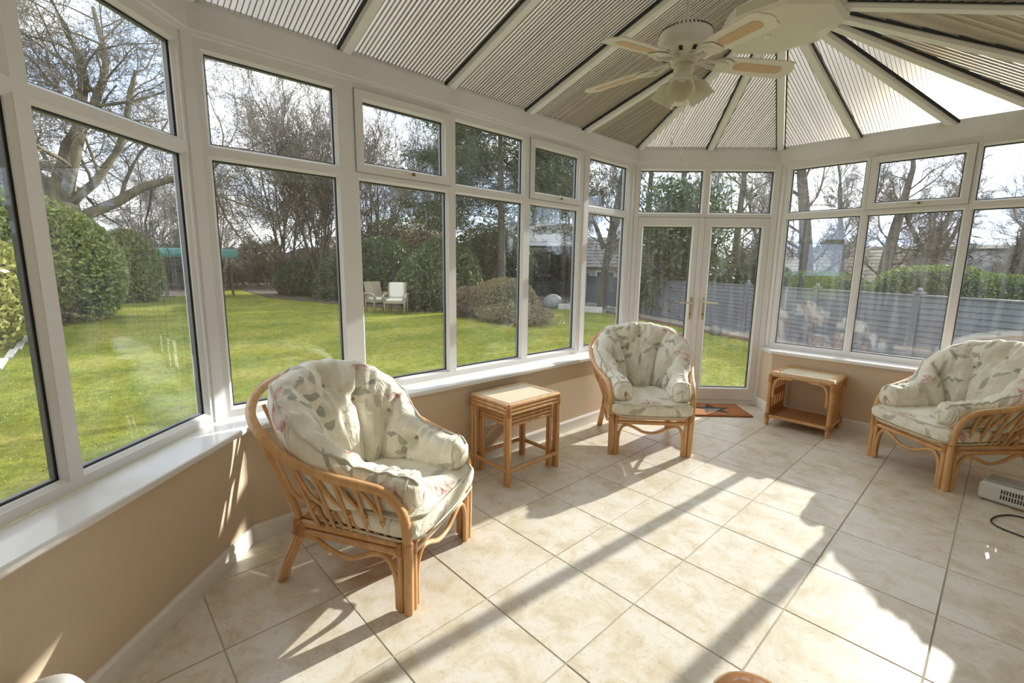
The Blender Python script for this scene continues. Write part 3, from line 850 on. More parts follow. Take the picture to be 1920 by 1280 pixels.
# ---- roof
ceil = empty('ceiling', (0, 0, 0), label='pitched polycarbonate conservatory roof with white bars', kind='structure')
EIN = inset_poly(RING, [.035]*7)
EOUT = inset_poly(RING, [-.10]*7)
for i in range(6):   # eaves beams (not on the house side)
    a, b, c, d = RING[i], RING[i+1], EIN[i+1], EIN[i]
    e, f = EOUT[i], EOUT[i+1]
    m = MB(); m.prism([d, c, f, e], ZH+.012, ZE)
    a2 = inset_poly(RING, [.018]*7)
    m.prism([a2[i], a2[i+1], b, a], ZH-.004, ZH+.012)
    up_ = inset_poly(RING, [.004]*7)
    m.prism([up_[i], up_[i+1], f, e], ZE, ZE+.0385)
    m.build('eaves_beam', M_UPVC, ceil)
RX, RZ = -.262, 3.095
APX = Vector((RX, 2.24, RZ)); AP2 = Vector((RX, .04, RZ))
E3 = lambda p: Vector((p[0], p[1], ZE+.035))
def eave_pt(x, y): return Vector((x, y, ZE+.035))
YB = [.049, .763, 1.495, 2.189]
RIB = .024
def roof_panel(poly, ed, WEB=.011):
    # poly: convex 3D polygon, ed: direction along the eaves; ribs run up the slope
    P = [Vector(p) for p in poly]
    e = Vector(ed).normalized()
    n = None
    nrm = (P[1]-P[0]).cross(P[2]-P[0]).normalized()
    if nrm.z < 0: nrm = -nrm
    e = (e-nrm*e.dot(nrm)).normalized()
    f = nrm.cross(e).normalized()
    if f.z < 0: f = -f
    o_ = P[0]
    q = [((p-o_).dot(e), (p-o_).dot(f)) for p in P]
    e0, e1 = min(a for a, b in q), max(a for a, b in q)
    k0, k1 = int(math.floor(e0/RIB)), int(math.ceil(e1/RIB))
    def rng(x):
        lo, hi = 1e9, -1e9
        for i in range(len(q)):
            (a, b), (c, d) = q[i], q[(i+1) % len(q)]
            if abs(c-a) < 1e-9:
                if abs(a-x) < 1e-6: lo = min(lo, b, d); hi = max(hi, b, d)
                continue
            u = (x-a)/(c-a)
            if -1e-6 <= u <= 1+1e-6:
                y = b+(d-b)*u; lo = min(lo, y); hi = max(hi, y)
        return lo, hi
    xs = [k*RIB for k in range(k0, k1+1) if e0+1e-4 < k*RIB < e1-1e-4]
    fc = tuple(range(len(P)))
    if (P[1]-P[0]).cross(P[2]-P[0]).z > 0: fc = fc[::-1]     # faces the room
    m = MB(); m.add([p+nrm*.004 for p in P], [fc])
    m.uv = [((p-o_).dot(e), (p-o_).dot(f)) for p in P]
    top_ = m.build('roof_panel', M_POLY, ceil)
    w = MB()
    for x in xs:
        lo, hi = rng(x)
        if hi-lo < .01: continue
        a, b = o_+e*x+f*lo, o_+e*x+f*hi
        w.add([a-nrm*WEB, b-nrm*WEB, b+nrm*.0035, a+nrm*.0035], [(0, 1, 2, 3)])
    w.build('ribs', M_WEB, top_, kind='stuff')
    return top_
def roof_bar(a, b, wd=.062, dp=.042, hip=False):
    a, b = Vector(a), Vector(b); d = (b-a).normalized()
    side = d.cross(Vector((0, 0, 1))).normalized(); up = side.cross(d).normalized()
    a2, b2 = a-d*.02-up*.004, b-up*.004
    # profile: tapered hollow cap with rounded lower edge
    prof = [(-wd/2, 0), (-wd/2, -dp*.55), (-wd*.38, -dp), (wd*.38, -dp), (wd/2, -dp*.55), (wd/2, 0)]
    P = [a2+side*x+up*y for x, y in prof]
    m = MB(); m.extrude(P, b2-a2)
    o = m.build('roof_bar', M_UPVC, ceil)
    g = MB(); g.bar(a2+side*(wd/2+.004)-up*.006, b2+side*(wd/2+.004)-up*.006, .010, .020, up); g.bar(a2-side*(wd/2+.004)-up*.006, b2-side*(wd/2+.004)-up*.006, .010, .020, up)
    g.build('bar_side_strip', M_BLACK, o)  # thin dark strip along each side of the bar
# left slope
pts = [E3(P1)] + [eave_pt(P1[0], y) for y in YB] + [E3(P2)]
ridge = [AP2] + [Vector((RX, y, RZ)) for y in YB[:3]] + [APX, APX]
ridge[1] = AP2
tops = [AP2, AP2, Vector((RX, YB[1], RZ)), Vector((RX, YB[2], RZ)), APX, APX]
pl = [[pts[0], pts[1], AP2], [pts[1], pts[2], tops[2], AP2], [pts[2], pts[3], tops[3], tops[2]], [pts[3], pts[4], APX, tops[3]], [pts[4], pts[5], APX]]
for q in pl: roof_panel(q, (0, 1, 0))
for i in range(1, 5): roof_bar(pts[i], tops[i])
roof_bar(pts[0], AP2); roof_bar(pts[5], APX)
# door facet
mid = eave_pt(-1.262, 3.547)
t2 = frame_of(P2, P3)[0]
for q in ([E3(P2), mid, APX], [mid, E3(P3), APX]): roof_panel(q, (*t2, 0))
roof_bar(mid, APX); roof_bar(E3(P3), APX)
# far facet
fb = [E3(P3), eave_pt(-.161, 4.031), eave_pt(.461, 4.031), eave_pt(.94, 4.031)]
for a, b in zip(fb, fb[1:]): roof_panel([a, b, APX], (1, 0, 0), .006)
for p in fb[1:]: roof_bar(p, APX)
# right bay facet
t4 = frame_of(P4, P5)[0]
rb = [eave_pt(.94, 4.031), eave_pt(1.40, 3.901), E3(P5)]
for a, b in zip(rb, rb[1:]): roof_panel([a, b, APX], (.78, -.63, 0), .0135)
for p in rb[1:]: roof_bar(p, APX)
# right slope
ys = [3.301, 2.19, 1.495, .763, .049, -.7, -1.4, -1.85]
for a, b in zip(ys, ys[1:]):
    ta = APX if a > 2.24 else Vector((RX, min(a, 2.24), RZ)); tb = Vector((RX, b, RZ))
    q = [eave_pt(2.0, a), eave_pt(2.0, b), tb] + ([ta] if (ta-tb).length > .01 else [])
    roof_panel(q, (0, 1, 0), .0135)
    if b > -1.8: roof_bar(eave_pt(2.0, b), tb)
# left near facet
roof_panel([E3(P7), E3(P1), AP2], (*frame_of(P7, P1)[0], 0))
roof_panel([E3(P7), AP2, Vector((RX, -1.85, RZ))], (0, 1, 0))
roof_bar(.5*(E3(P7)+E3(P1)), AP2)
# ridge and ridge end
m = MB()
prof = [(-.085, .02), (-.085, -.03), (-.05, -.075), (.05, -.075), (.085, -.03), (.085, .02)]
m.extrude([Vector((RX+x, -1.85, RZ+z)) for x, z in prof], (0, 4.05, 0))
m.build('ridge_beam', M_UPVC, ceil)
m = MB()
m.lathe([(.0005, 2.905), (.20, 2.895), (.345, 2.935), (.37, 2.955), (.37, 3.01), (.30, 3.05), (.0005, 3.05)], 8, (RX-.02, 2.29, 0), Matrix.Rotation(pi/8, 3, 'Z'))
boss = m.build('ridge_end_boss', M_FAN, ceil)
m = MB(); m.lathe([(.0005, 2.882), (.016, 2.884), (.02, 2.90)], 12, (RX-.06, 2.2, 0)); m.build('boss_screw_cap', M_UPVC, boss)

# ------------------------------------------------------------------ cane tub chairs
def wrap(m, a, b, r):
    m.tube([a, b], r, 8)
def sgn(x, p): return math.copysign(abs(x)**p, x)
def make_chair(label):
    root = empty('cane_tub_chair', (0, 0, 0), 0, label=label, cat='armchair', group='matching floral cane tub chairs')
    # continuous hoop: front leg, arm, back, arm, front leg
    half = [(.297, 0, .0), (.299, .004, .20), (.302, .002, .36), (.306, -.018, .455), (.320, -.085, .530), (.345, -.20, .560), (.378, -.33, .590), (.412, -.47, .655),
            (.420, -.58, .73), (.375, -.69, .805), (.27, -.755, .865), (.13, -.785, .893), (0, -.792, .90)]
    pts = half + [(-x, y, z) for x, y, z in half[-2::-1]]
    hp = catmull(pts, 90)
    m = MB(); m.tube(hp, .0205, 12); m.build('hoop_rail', M_CANE, root, True, angle=60)
    for sx in (-1, 1):
        m = MB()
        m.tube([(sx*.262, .004, 0), (sx*.263, .006, .30)], .0155, 9)
        m.tube([(sx*.296, -.036, 0), (sx*.292, -.037, .30)], .0155, 9)
        leg = m.build('leg', M_CANE, root, True, angle=60)
        w = MB(); w.box((sx*.288, -.008, .285), (.075, .085, .055)); w.box((sx*.29, -.01, .33), (.05, .06, .012))
        b_ = MB(); b_.tube([(sx*.297, 0.0, .255), (sx*.299, .003, .325)], .0235, 10); b_.tube([(sx*.263, .005, .255), (sx*.263, .006, .31)], .0185, 10); b_.tube([(sx*.294, -.036, .255), (sx*.292, -.037, .31)], .0185, 10)
        b_.build('binding', M_CANE2, leg, True, angle=60)
        m = MB()
        m.tube(catmull([(sx*.297, -.665, 0), (sx*.288, -.62, .12), (sx*.275, -.565, .27), (sx*.30, -.60, .45), (sx*.36, -.655, .70), (sx*.38, -.675, .785)], 16), .0175, 9)
        m.tube(catmull([(sx*.315, -.655, 0), (sx*.305, -.60, .11), (sx*.288, -.535, .26)], 8), .016, 9)
        leg = m.build('leg', M_CANE, root, True, angle=60)
        b_ = MB(); b_.tube([(sx*.279, -.578, .235), (sx*.278, -.572, .31)], .022, 10); b_.tube([(sx*.289, -.545, .235), (sx*.284, -.532, .30)], .020, 10)
        b_.build('binding', M_CANE2, leg, True, angle=60)
        # side rails
        m = MB()
        m.tube([(sx*.288, -.02, .300), (sx*.280, -.56, .290)], .0165, 9)
        m.tube([(sx*.290, -.02, .262), (sx*.281, -.56, .254)], .0165, 9)
        m.build('side_rail', M_CANE, root, True, angle=60)
        # waved apron below the side rail
        m = MB()
        m.tube(catmull([(sx*.297, -.052, .01), (sx*.297, -.055, .13), (sx*.296, -.078, .205), (sx*.294, -.125, .238), (sx*.292, -.19, .222), (sx*.291, -.27, .186), (sx*.290, -.33, .182),
                        (sx*.289, -.40, .20), (sx*.288, -.47, .232), (sx*.288, -.52, .238), (sx*.291, -.565, .20), (sx*.298, -.60, .12), (sx*.303, -.628, .03)], 48), .0115, 8)
        m.build('waved_apron', M_CANE, root, True, angle=60)
        # lattice of straight and bent spindles
        def arm_z(y):
            k = np.interp(-y, [.02, .085, .2, .33, .47, .58], [.455, .530, .560, .590, .655, .73]); return float(k)
        def arm_x(y):
            return float(np.interp(-y, [0, .085, .2, .33, .47, .58], [.304, .320, .345, .378, .412, .420]))
        for k in range(5):
            yb = -.105-.085*k
            yt = yb-.018
            m = MB(); m.tube(catmull([(sx*.286, yb, .30), (sx*(.286+.3*(arm_x(yt)-.286)), yb-.004, .38), (sx*arm_x(yt), yt, arm_z(yt)-.012)], 8), .0088, 7)
            m.build('spindle', M_CANE, root, True, angle=60)
            y1, y2 = yb+.055, yb-.095
            m = MB(); m.tube(catmull([(sx*.286, y1, .30), (sx*.293, yb+.012, .365), (sx*.300, yb-.008, .405), (sx*(.30+.6*(arm_x(y2)-.30)), yb-.05, .485), (sx*arm_x(y2), y2, arm_z(y2)-.012)], 14), .0088, 7)
            m.tube([(sx*.296, yb-.004, .380), (sx*.299, yb-.006, .396)], .0155, 7)
            m.build('spindle', M_CANE, root, True, angle=60)
    m = MB()
    m.tube([(-.27, .004, .300), (.27, .004, .300)], .0165, 9); m.tube([(-.27, .004, .262), (.27, .004, .262)], .0165, 9)
    m.build('front_rail', M_CANE, root, True, angle=60)
    m = MB()
    m.tube([(-.28, -.565, .292), (.28, -.565, .292)], .0165, 9); m.tube([(-.28, -.565, .255), (.28, -.565, .255)], .0165, 9)
    m.build('back_rail', M_CANE, root, True, angle=60)
    m = MB()
    hw_ = [(.243, .008, .01), (.243, .008, .13), (.228, .008, .205), (.190, .008, .240), (.13, .008, .225), (.06, .008, .190), (0, .008, .182)]
    m.tube(catmull(hw_ + [(-x, y, z) for x, y, z in hw_[-2::-1]], 52), .0115, 8)
    m.build('waved_apron', M_CANE, root, True, angle=60)
    for k in range(5):   # back spindles
        x = -.20+.10*k
        m = MB(); m.tube(catmull([(x, -.565, .30), (x*1.15, -.63, .52), (x*1.35, -.755+abs(x)*.12, .86-abs(x)*.25)], 10), .009, 7); m.build('spindle', M_CANE, root, True, angle=60)
    m = MB(); m.box((0, -.285, .304), (.54, .54, .012)); m.build('seat_deck', M_WEAVED, root)

    # seat cushion
    NU, NV = 44, 40
    V, UV = [], []
    def seat_pt(a, b, top):
        # a,b in [-1,1]
        ra = 1-abs(a)**7; rb = 1-abs(b)**7
        ed = (max(ra, 0)*max(rb, 0))**.24
        cr = 1-.045*(abs(a)**4)*(abs(b)**4)
        wd = .313-.03*(1-(b+1)/2)
        x = a*wd*cr
        y = -.235+b*.285*cr
        if b > 0: y += .020*(1-a*a)*b
        zc = .370
        if top:
            z = zc + ed*(.058+.020*(1-a*a)*(1-b*b)) + .006*sin(9*a+3*b)*ed
        else: z = zc - ed*.056
        return x, y, z
    for top in (True, False):
        for i in range(NU+1):
            for j in range(NV+1):
                a = sin((i/NU*2-1)*pi/2)**1 if False else (i/NU*2-1); b = j/NV*2-1
                a = math.copysign(1-(1-abs(a))**1.6, a); b = math.copysign(1-(1-abs(b))**1.6, b)
                x, y, z = seat_pt(a, b, top)
                V.append((x, y, z)); UV.append((x, y + (0 if top else 0) - (0 if not top else 0) + (z-.43)*(-1 if b > .5 else 1)*.8))
    F = []
    W = NV+1; off = (NU+1)*W
    for i in range(NU):
        for j in range(NV):
            q = (i*W+j, (i+1)*W+j, (i+1)*W+j+1, i*W+j+1)
            F.append(q); F.append(tuple(off+k for k in q[::-1]))
    m = MB(); m.v, m.f, m.uv = V, F, UV
    sc_ = m.build('seat_cushion', M_FAB, root, True)
    # merge the two halves along the rim
    bm = bmesh.new(); bm.from_mesh(sc_.data); bmesh.ops.remove_doubles(bm, verts=bm.verts, dist=.0004); bm.to_mesh(sc_.data); bm.free()
    for zz in (.048, -.050):
        rim = []
        for k in range(80):
            t = 2*pi*k/80
            a = max(-1, min(1, 1.25*cos(t))); b = max(-1, min(1, 1.25*sin(t)))
            x, y, z = seat_pt(a*.985, b*.985, True)
            rim.append((x*1.004, -.235+(y+.235)*1.004, .372+zz))
        m = MB(); m.tube(rim, .0055, 6, closed=True); m.build('piping', M_PIPE, sc_, True)

    # wrap-round tufted back cushion
    cp = [(-.232, .030), (-.236, -.10), (-.250, -.23), (-.264, -.35), (-.234, -.455), (-.145, -.527), (0, -.550)]
    cp = cp + [(-x, y) for x, y in cp[-2::-1]]
    dense = catmull(cp, 400)
    seg = np.r_[0, np.cumsum(np.linalg.norm(np.diff(dense, axis=0), axis=1))]
    LL = seg[-1]
    NT, NP = 168, 56
    ss = np.linspace(0, LL, NT)
    cx_ = np.interp(ss, seg, dense[:, 0]); cy_ = np.interp(ss, seg, dense[:, 1])
    tx = np.gradient(cx_, ss); ty = np.gradient(cy_, ss); tl = np.hypot(tx, ty); tx /= tl; ty /= tl
    sm = np.abs(ss-LL/2)           # distance from the middle of the back
    kx = [0, .10, .18, .25, .31, .37, .45, .55, LL/2]
    top = np.interp(sm, kx, [.955, .948, .920, .865, .775, .685, .615, .588, .575])
    # smooth the profile
    ker = np.hanning(15); ker /= ker.sum()
    top = np.convolve(np.pad(top, 7, mode='edge'), ker, 'valid')
    bot = np.interp(sm, [0, .35, .5, LL/2], [.37, .38, .405, .415])
    th = np.interp(sm, [0, .3, .45, .58, LL/2], [.085, .085, .074, .062, .068])
    lean = np.interp(sm, [0, .20, .28, .35, .43, LL/2], [.165, .160, .135, .085, .02, .0])
    rr_ = .085
    dend = np.minimum(ss, LL-ss)
    cap = np.sqrt(np.clip(1-(1-np.clip(dend/rr_, 0, 1))**2, 0, 1))
    buttons = [(0, .845), (-.135, .745), (.135, .745), (-.285, .65), (.285, .65), (-.47, .54), (.47, .54)]
    creases = [((0, .845), (0, 1.0)), ((0, .845), (-.135, .745)), ((0, .845), (.135, .745)),
               ((-.135, .745), (-.105, .40)), ((.135, .745), (.105, .40)), ((-.135, .745), (-.21, 1.0)), ((.135, .745), (.21, 1.0)),
               ((-.285, .65), (-.23, .40)), ((.285, .65), (.23, .40)), ((-.285, .65), (-.36, .80)), ((.285, .65), (.36, .80)),
               ((-.135, .745), (-.285, .65)), ((.135, .745), (.285, .65)), ((-.47, .54), (-.40, .40)), ((.47, .54), (.40, .40)), ((0, .80), (0, .40)),
               ((-.47, .54), (-.52, .68)), ((.47, .54), (.52, .68))]
    amp = [.066, .042, .042, .068, .068, .050, .050, .068, .068, .044, .044, .038, .038, .034, .034, .022, .028, .028]
    s0 = ss-LL/2
    V, UV = [], []
    wn = np.random.default_rng(5)
    ph = wn.uniform(0, 6, 8)
    for i in range(NT):
        H = (top[i]-bot[i])/2; zc = (top[i]+bot[i])/2
        e = max(cap[i], .02)
        ox, oy = -ty[i], tx[i]
        # outward normal (away from the seat)
        if ox*(cx_[i]-0)+oy*(cy_[i]+.2) < 0: ox, oy = -ox, -oy
        for j in range(NP):
            a = 2*pi*j/NP
            co, si = cos(a), sin(a)
            hz = H*sgn(si, .82)*(.35+.65*e)
            hn = th[i]*sgn(co, .75)*e
            z = zc+hz
            fr = (z-bot[i])/(top[i]-bot[i])
            bulge = 0
            if co < .7:
                inn = min(1, (.7-co)/.85)
                d = 0
                for (p, q), am in zip(creases, amp):
                    px, py = q[0]-p[0], q[1]-p[1]; u = ((s0[i]-p[0])*px+(z-p[1])*py)/(px*px+py*py)
                    u = min(1, max(0, u)); dd = (s0[i]-p[0]-px*u)**2+(z-p[1]-py*u)**2
                    fade = 1 if si < .9 else .7
                    d = max(d, am*math.exp(-sqrt(dd)/.021)*fade)
                for (bs, bh) in buttons:
                    dd = (s0[i]-bs)**2+(z-bh)**2
                    d = max(d, .075*math.exp(-dd/(2*.028**2)))
                bulge += (d-.026)*inn
            # gathered ripples near the seam
            rip = .0050*sin(s0[i]*95+ph[0]+2*sin(s0[i]*23))*max(0, si)**3 + .002*sin(s0[i]*150+z*30+ph[1])
            n_ = hn + bulge + lean[i]*max(0, min(1.05, (z-.47)/(top[i]-.47))) + (0 if co > 0 else -rip)
            V.append((cx_[i]+ox*n_, cy_[i]+oy*n_, z+rip*.8))
            UV.append((s0[i], 0.0))
    jb = 3*NP//4
    for i in range(NT):
        v_ = 0.0
        for q_ in range(NP):
            j = (jb-q_) % NP
            if q_:
                p, r_ = V[i*NP+j], V[i*NP+(j+1) % NP]
                v_ += sqrt((p[0]-r_[0])**2+(p[1]-r_[1])**2+(p[2]-r_[2])**2)
            UV[i*NP+j] = (s0[i], v_)
    F = []
    for i in range(NT-1):
        for j in range(NP):
            k = (j+1) % NP
            F.append((i*NP+j, i*NP+k, (i+1)*NP+k, (i+1)*NP+j))
    F.append(tuple(range(NP))); F.append(tuple((NT-1)*NP+j for j in range(NP-1, -1, -1)))
    m = MB(); m.v, m.f, m.uv = V, F, UV
    bc = m.build('back_cushion', M_FAB, root, True)
    bm = bmesh.new(); bm.from_mesh(bc.data); bmesh.ops.recalc_face_normals(bm, faces=bm.faces); bm.to_mesh(bc.data); bm.free()
    j0 = int(NP*.20)
    seam = []
    for i in range(1, NT-1):
        p = V[i*NP+j0]; q = V[i*NP+j0+1]
        wob = .0035*sin(s0[i]*60+2)+.002*sin(s0[i]*131)
        seam.append((p[0], p[1], p[2]+.002+wob))
    down = int(NP*.75)
    def endcap(i, rev):
        o_ = []
        for j in range(j0, -down+NP-1 if False else j0-24, -1): o_.append(V[i*NP+(j % NP)])
        return o_
    m = MB(); m.tube(seam, .0060, 6); m.build('piping', M_PIPE, bc, True)
    for ii in (5, NT-6):
        loop = [V[ii*NP+j] for j in range(0, NP, 2)]
        m = MB(); m.tube(loop, .0050, 6, closed=True); m.build('piping', M_PIPE, bc, True)
    for (bs, bh) in buttons:
        i = int(np.argmin(np.abs(s0-bs)))
        best = min((j for j in range(NP) if cos(2*pi*j/NP) < 0), key=lambda j: abs(V[i*NP+j][2]-bh))
        p = V[i*NP+best]
        m = MB(); m.ellipsoid(p, (.012, .012, .012), 8, 5); m.build('button', M_BUTTON, bc, True)
    return root

FL1 = (-.603, -.29); FR1 = (-.882, .227)
def place_chair(o, A, B):
    # A: foot on the chair's own right (x=+.29), B: left
    A, B = Vector((*A, 0)), Vector((*B, 0))
    mid_ = (A+B)/2; ex = (A-B).normalized()
    o.location = (mid_.x, mid_.y, 0); o.rotation_euler = (0, 0, atan2(ex.y, ex.x))
ch1 = make_chair('nearest floral cane tub armchair, at the left window beside the nest of tables')
# chair faces +y local: right hand is +x
place_chair(ch1, FL1, FR1)
f_ = Vector((-sin(ch1.rotation_euler.z), cos(ch1.rotation_euler.z)))
if f_.dot(Vector((.875, .485))) < 0: place_chair(ch1, FR1, FL1)
ch2 = copy_tree(ch1); ch2['label'] = 'floral cane tub armchair standing in front of the french doors'
A, B = (-1.029, 1.739), (-.594, 2.141)
place_chair(ch2, A, B)
f_ = Vector((-sin(ch2.rotation_euler.z), cos(ch2.rotation_euler.z)))
if f_.dot(Vector((.68, -.73))) < 0: place_chair(ch2, B, A)
ch3 = copy_tree(ch1); ch3['label'] = 'floral cane tub armchair at the right edge, beside the low cane side table'
A, B = (.351, 3.264), (.801, 2.898)
place_chair(ch3, A, B)
f_ = Vector((-sin(ch3.rotation_euler.z), cos(ch3.rotation_euler.z)))
if f_.dot(Vector((-.63, -.776))) < 0: place_chair(ch3, B, A)

# ------------------------------------------------------------------ nest of tables
def nest_table(name, label, x0, x1, y0_, y1_, h, pole, rails, group):
    root = empty(name, ((x0+x1)/2, (y0_+y1_)/2, 0), 0, label=label, cat='side table', group=group)
    X, Y = (x1-x0)/2, (y1_-y0_)/2
    for sx in (-1, 1):
        for sy in (-1, 1):
            m = MB()
            m.tube([(sx*(X-pole), sy*(Y-pole), 0), (sx*(X-pole), sy*(Y-pole), h-.012)], pole, 10)
            m.tube([(sx*(X-pole*3), sy*(Y-pole), .0 if rails else 0), (sx*(X-pole*3), sy*(Y-pole), h-.03)], pole*.8, 9)
            leg = m.build('leg', M_CANE, root, True, angle=60)
            b = MB(); b.tube([(sx*(X-pole), sy*(Y-pole), h-.088), (sx*(X-pole), sy*(Y-pole), h-.02)], pole*1.15, 10); b.build('binding', M_CANE2, leg, True, angle=60)
    for zz, r_ in ((h-.014, pole*.95), (h-.0405, pole*.88), (h-.0665, pole*.88)):
        for k in range(4):
            c = [(-1, -1), (1, -1), (1, 1), (-1, 1)]
            a, b = c[k], c[(k+1) % 4]
            q = X-pole, Y-pole
            m = MB(); m.tube([(a[0]*q[0], a[1]*q[1], zz), (b[0]*q[0], b[1]*q[1], zz)], r_, 9)
            m.build('top_rail', M_CANE, root, True, angle=60)
    m = MB(); m.box((0, 0, h-.010), (2*X-3*pole, 2*Y-3*pole, .012)); tp = m.build('woven_top', M_WEAVEP, root)
    b = MB()
    for k in range(4):
        c = [(-1, -1), (1, -1), (1, 1), (-1, 1)]; a, d = c[k], c[(k+1) % 4]; q = X-pole*2.6, Y-pole*2.6
        b.tube([(a[0]*q[0], a[1]*q[1], h-.004), (d[0]*q[0], d[1]*q[1], h-.004)], .006, 6)
    b.build('edge_beading', M_WEAVEP, tp, True, angle=60)
    if rails:
        for k in rails:
            c = [(-1, -1), (1, -1), (1, 1), (-1, 1)]; a, b = c[k], c[(k+1) % 4]; q = X-pole, Y-pole
            m = MB(); m.tube([(a[0]*q[0], a[1]*q[1], .105), (b[0]*q[0], b[1]*q[1], .105)], pole*.95, 9); m.build('stretcher', M_CANE, root, True, angle=60)
    return root
nest_table('nesting_table', 'larger outer table of the nest, cane with a woven top, between two armchairs', -1.535, -1.135, .755, 1.262, .558, .0155, (0, 1, 2, 3), 'nest of cane tables')
nest_table('nesting_table', 'smaller inner table of the nest, tucked beneath the larger woven topped one', -1.497, -1.173, .80, 1.222, .464, .013, None, 'nest of cane tables')

# ------------------------------------------------------------------ low cane side table with a shelf
root = empty('cane_side_table', (-.225, 3.625, 0), 0, label='low cane side table with a brown shelf and pale top under the far window', cat='side table')
X, Y, H = .242, .195, .495
for sx in (-1, 1):
    for sy in (-1, 1):
        m = MB(); m.tube([(sx*X, sy*Y, 0), (sx*X, sy*Y, H-.01)], .0175, 10); leg = m.build('leg', M_CANE, root, True, angle=60)
        b = MB(); b.tube([(sx*X, sy*Y, H-.09), (sx*X, sy*Y, H-.012)], .0205, 10); b.tube([(sx*X, sy*Y, .06), (sx*X, sy*Y, .11)], .0205, 10); b.build('binding', M_CANE2, leg, True, angle=60)
    # side panel: woven bands with slots
    pn = MB()
    for (z0, z1) in ((.10, .16), (.255, .32), (.415, .47)):
        pn.box((sx*X, 0, (z0+z1)/2), (.012, 2*Y-.03, z1-z0))
    sp = pn.build('side_panel', M_WEAVED, root)
    for k in range(5):
        yy = -Y+.055+k*(2*Y-.11)/4
        m = MB(); m.tube([(sx*X, yy, .12), (sx*X, yy, .45)], .010, 7); m.build('spindle', M_CANE2, sp, True, angle=60)
    for zz in (.085, H-.02):
        m = MB(); m.tube([(sx*X, -Y, zz), (sx*X, Y, zz)], .015, 9); m.build('end_rail', M_CANE, root, True, angle=60)
for sy in (-1, 1):
    for zz in (.085, H-.02):
        m = MB(); m.tube([(-X, sy*Y, zz), (X, sy*Y, zz)], .015, 9); m.build('long_rail', M_CANE, root, True, angle=60)
for sx in (-1, 1):
    m = MB(); m.tube(catmull([(sx*(X-.03), -Y, .27), (sx*(X-.032), -Y-.002, .37), (sx*(X-.055), -Y-.002, .435), (sx*(X-.10), -Y-.002, .455), (sx*(X-.175), -Y, .458)], 22), .012, 8)
    m.build('curved_bracket', M_CANE, root, True, angle=60)
m = MB(); m.box((0, 0, .088), (2*X-.03, 2*Y-.03, .014)); m.build('shelf', M_WEAVED, root)
m = MB(); m.rbox((0, 0, H-.006), (2*X+.02, 2*Y+.02, .016), .004); tp = m.build('top_panel', M_WEAVEP, root)
for sx in (-1, 1):
    m = MB(); m.rbox((sx*(X-.018), 0, H+.003), (.045, 2*Y+.01, .010), .003); m.build('end_band', M_CANE, tp)
for sy in (-1, 1):
    m = MB(); m.tube([(-X, sy*(Y-.005), H+.002), (X, sy*(Y-.005), H+.002)], .010, 8); m.build('edge_beading', M_CANE, tp, True, angle=60)

# ------------------------------------------------------------------ door mat
def mat_mat():
    m, t, o = mat('coir_mat')
    b = N(t, 'ShaderNodeBsdfPrincipled', i_Roughness=.95); L(t, b, o)
    tcn = N(t, 'ShaderNodeTexCoord')
    n = N(t, 'ShaderNodeTexNoise', i_Scale=90.0, i_Detail=3.0); t.links.new(tcn.outputs[3], n.inputs['Vector'])
    r = N(t, 'ShaderNodeValToRGB'); r.color_ramp.elements[0].color = (.26, .095, .03, 1); r.color_ramp.elements[1].color = (.48, .20, .075, 1)
    t.links.new(n.outputs[0], r.inputs[0]); t.links.new(r.outputs[0], b.inputs['Base Color'])
    bp = N(t, 'ShaderNodeBump', i_Strength=.8, i_Distance=.006); t.links.new(n.outputs[0], bp.inputs['Height']); t.links.new(bp.outputs[0], b.inputs['Normal'])
    return m
M_COIR = mat_mat()
M_COIRD = pbr('dark_coir', (.06, .045, .035), .95, var=.4, scale=80)
mroot = empty('door_mat', (-.985, 3.45, 0), radians(45), label='orange brown coir mat with a dark star on the floor by the doors', cat='door mat')
m = MB(); m.rbox((0, 0, .010), (.64, .40, .018), .006); m.build('coir_pile', M_COIR, mroot)
m = MB()
st = []
for k in range(10):
    r_ = .165 if k % 2 == 0 else .07
    a = pi/2+k*pi/5; st.append((r_*cos(a)*1.25, r_*sin(a)))
m.prism(st, .0185, .0200); m.build('star_pattern', M_COIRD, mroot)

# ------------------------------------------------------------------ ceiling fan
FX, FY = -.282, 1.09
fan = empty('ceiling_fan', (FX, FY, 2.405), 0, label='white five blade ceiling fan with three frosted glass lamps under the ridge', cat='ceiling fan')
Z = 0
m = MB(); m.tube([(0, 0, .16), (0, 0, .60)], .0125, 12); m.lathe([(.04, .60), (.055, .575), (.03, .55), (.0125, .54)], 20); m.build('downrod', M_FAN, fan, True, angle=40)
m = MB()
m.lathe([(.014, .185), (.03, .178), (.05, .160), (.105, .148), (.122, .132), (.125, .105), (.128, .100), (.128, .062), (.120, .050), (.085, .030), (.065, .018), (.06, -.002), (.0005, -.002)], 40)
mot = m.build('motor_housing', M_FAN, fan, True, angle=40)
m = MB()
for k in range(40):
    a = 2*pi*k/40
    m.box((.115*cos(a), .115*sin(a), .1405), (.022, .0055, .004), Matrix.Rotation(a, 3, 'Z') @ Matrix.Rotation(radians(38), 3, 'Y'))
for k in range(10):
    a = 2*pi*k/10
    m.box((.100*cos(a), .100*sin(a), .0375), (.022, .016, .004), Matrix.Rotation(a, 3, 'Z') @ Matrix.Rotation(radians(-30), 3, 'Y'))
m.build('vent_slot', M_DARK, mot, kind='stuff')
M_FROST, t_, o_ = mat('frosted_glass')
b_ = N(t_, 'ShaderNodeBsdfPrincipled', i_Roughness=.3); b_.inputs['Base Color'].default_value = (.80, .78, .70, 1)
tl_ = N(t_, 'ShaderNodeBsdfTranslucent'); tl_.inputs[0].default_value = (.86, .84, .75, 1)
mx_ = N(t_, 'ShaderNodeMixShader'); mx_.inputs[0].default_value = .55
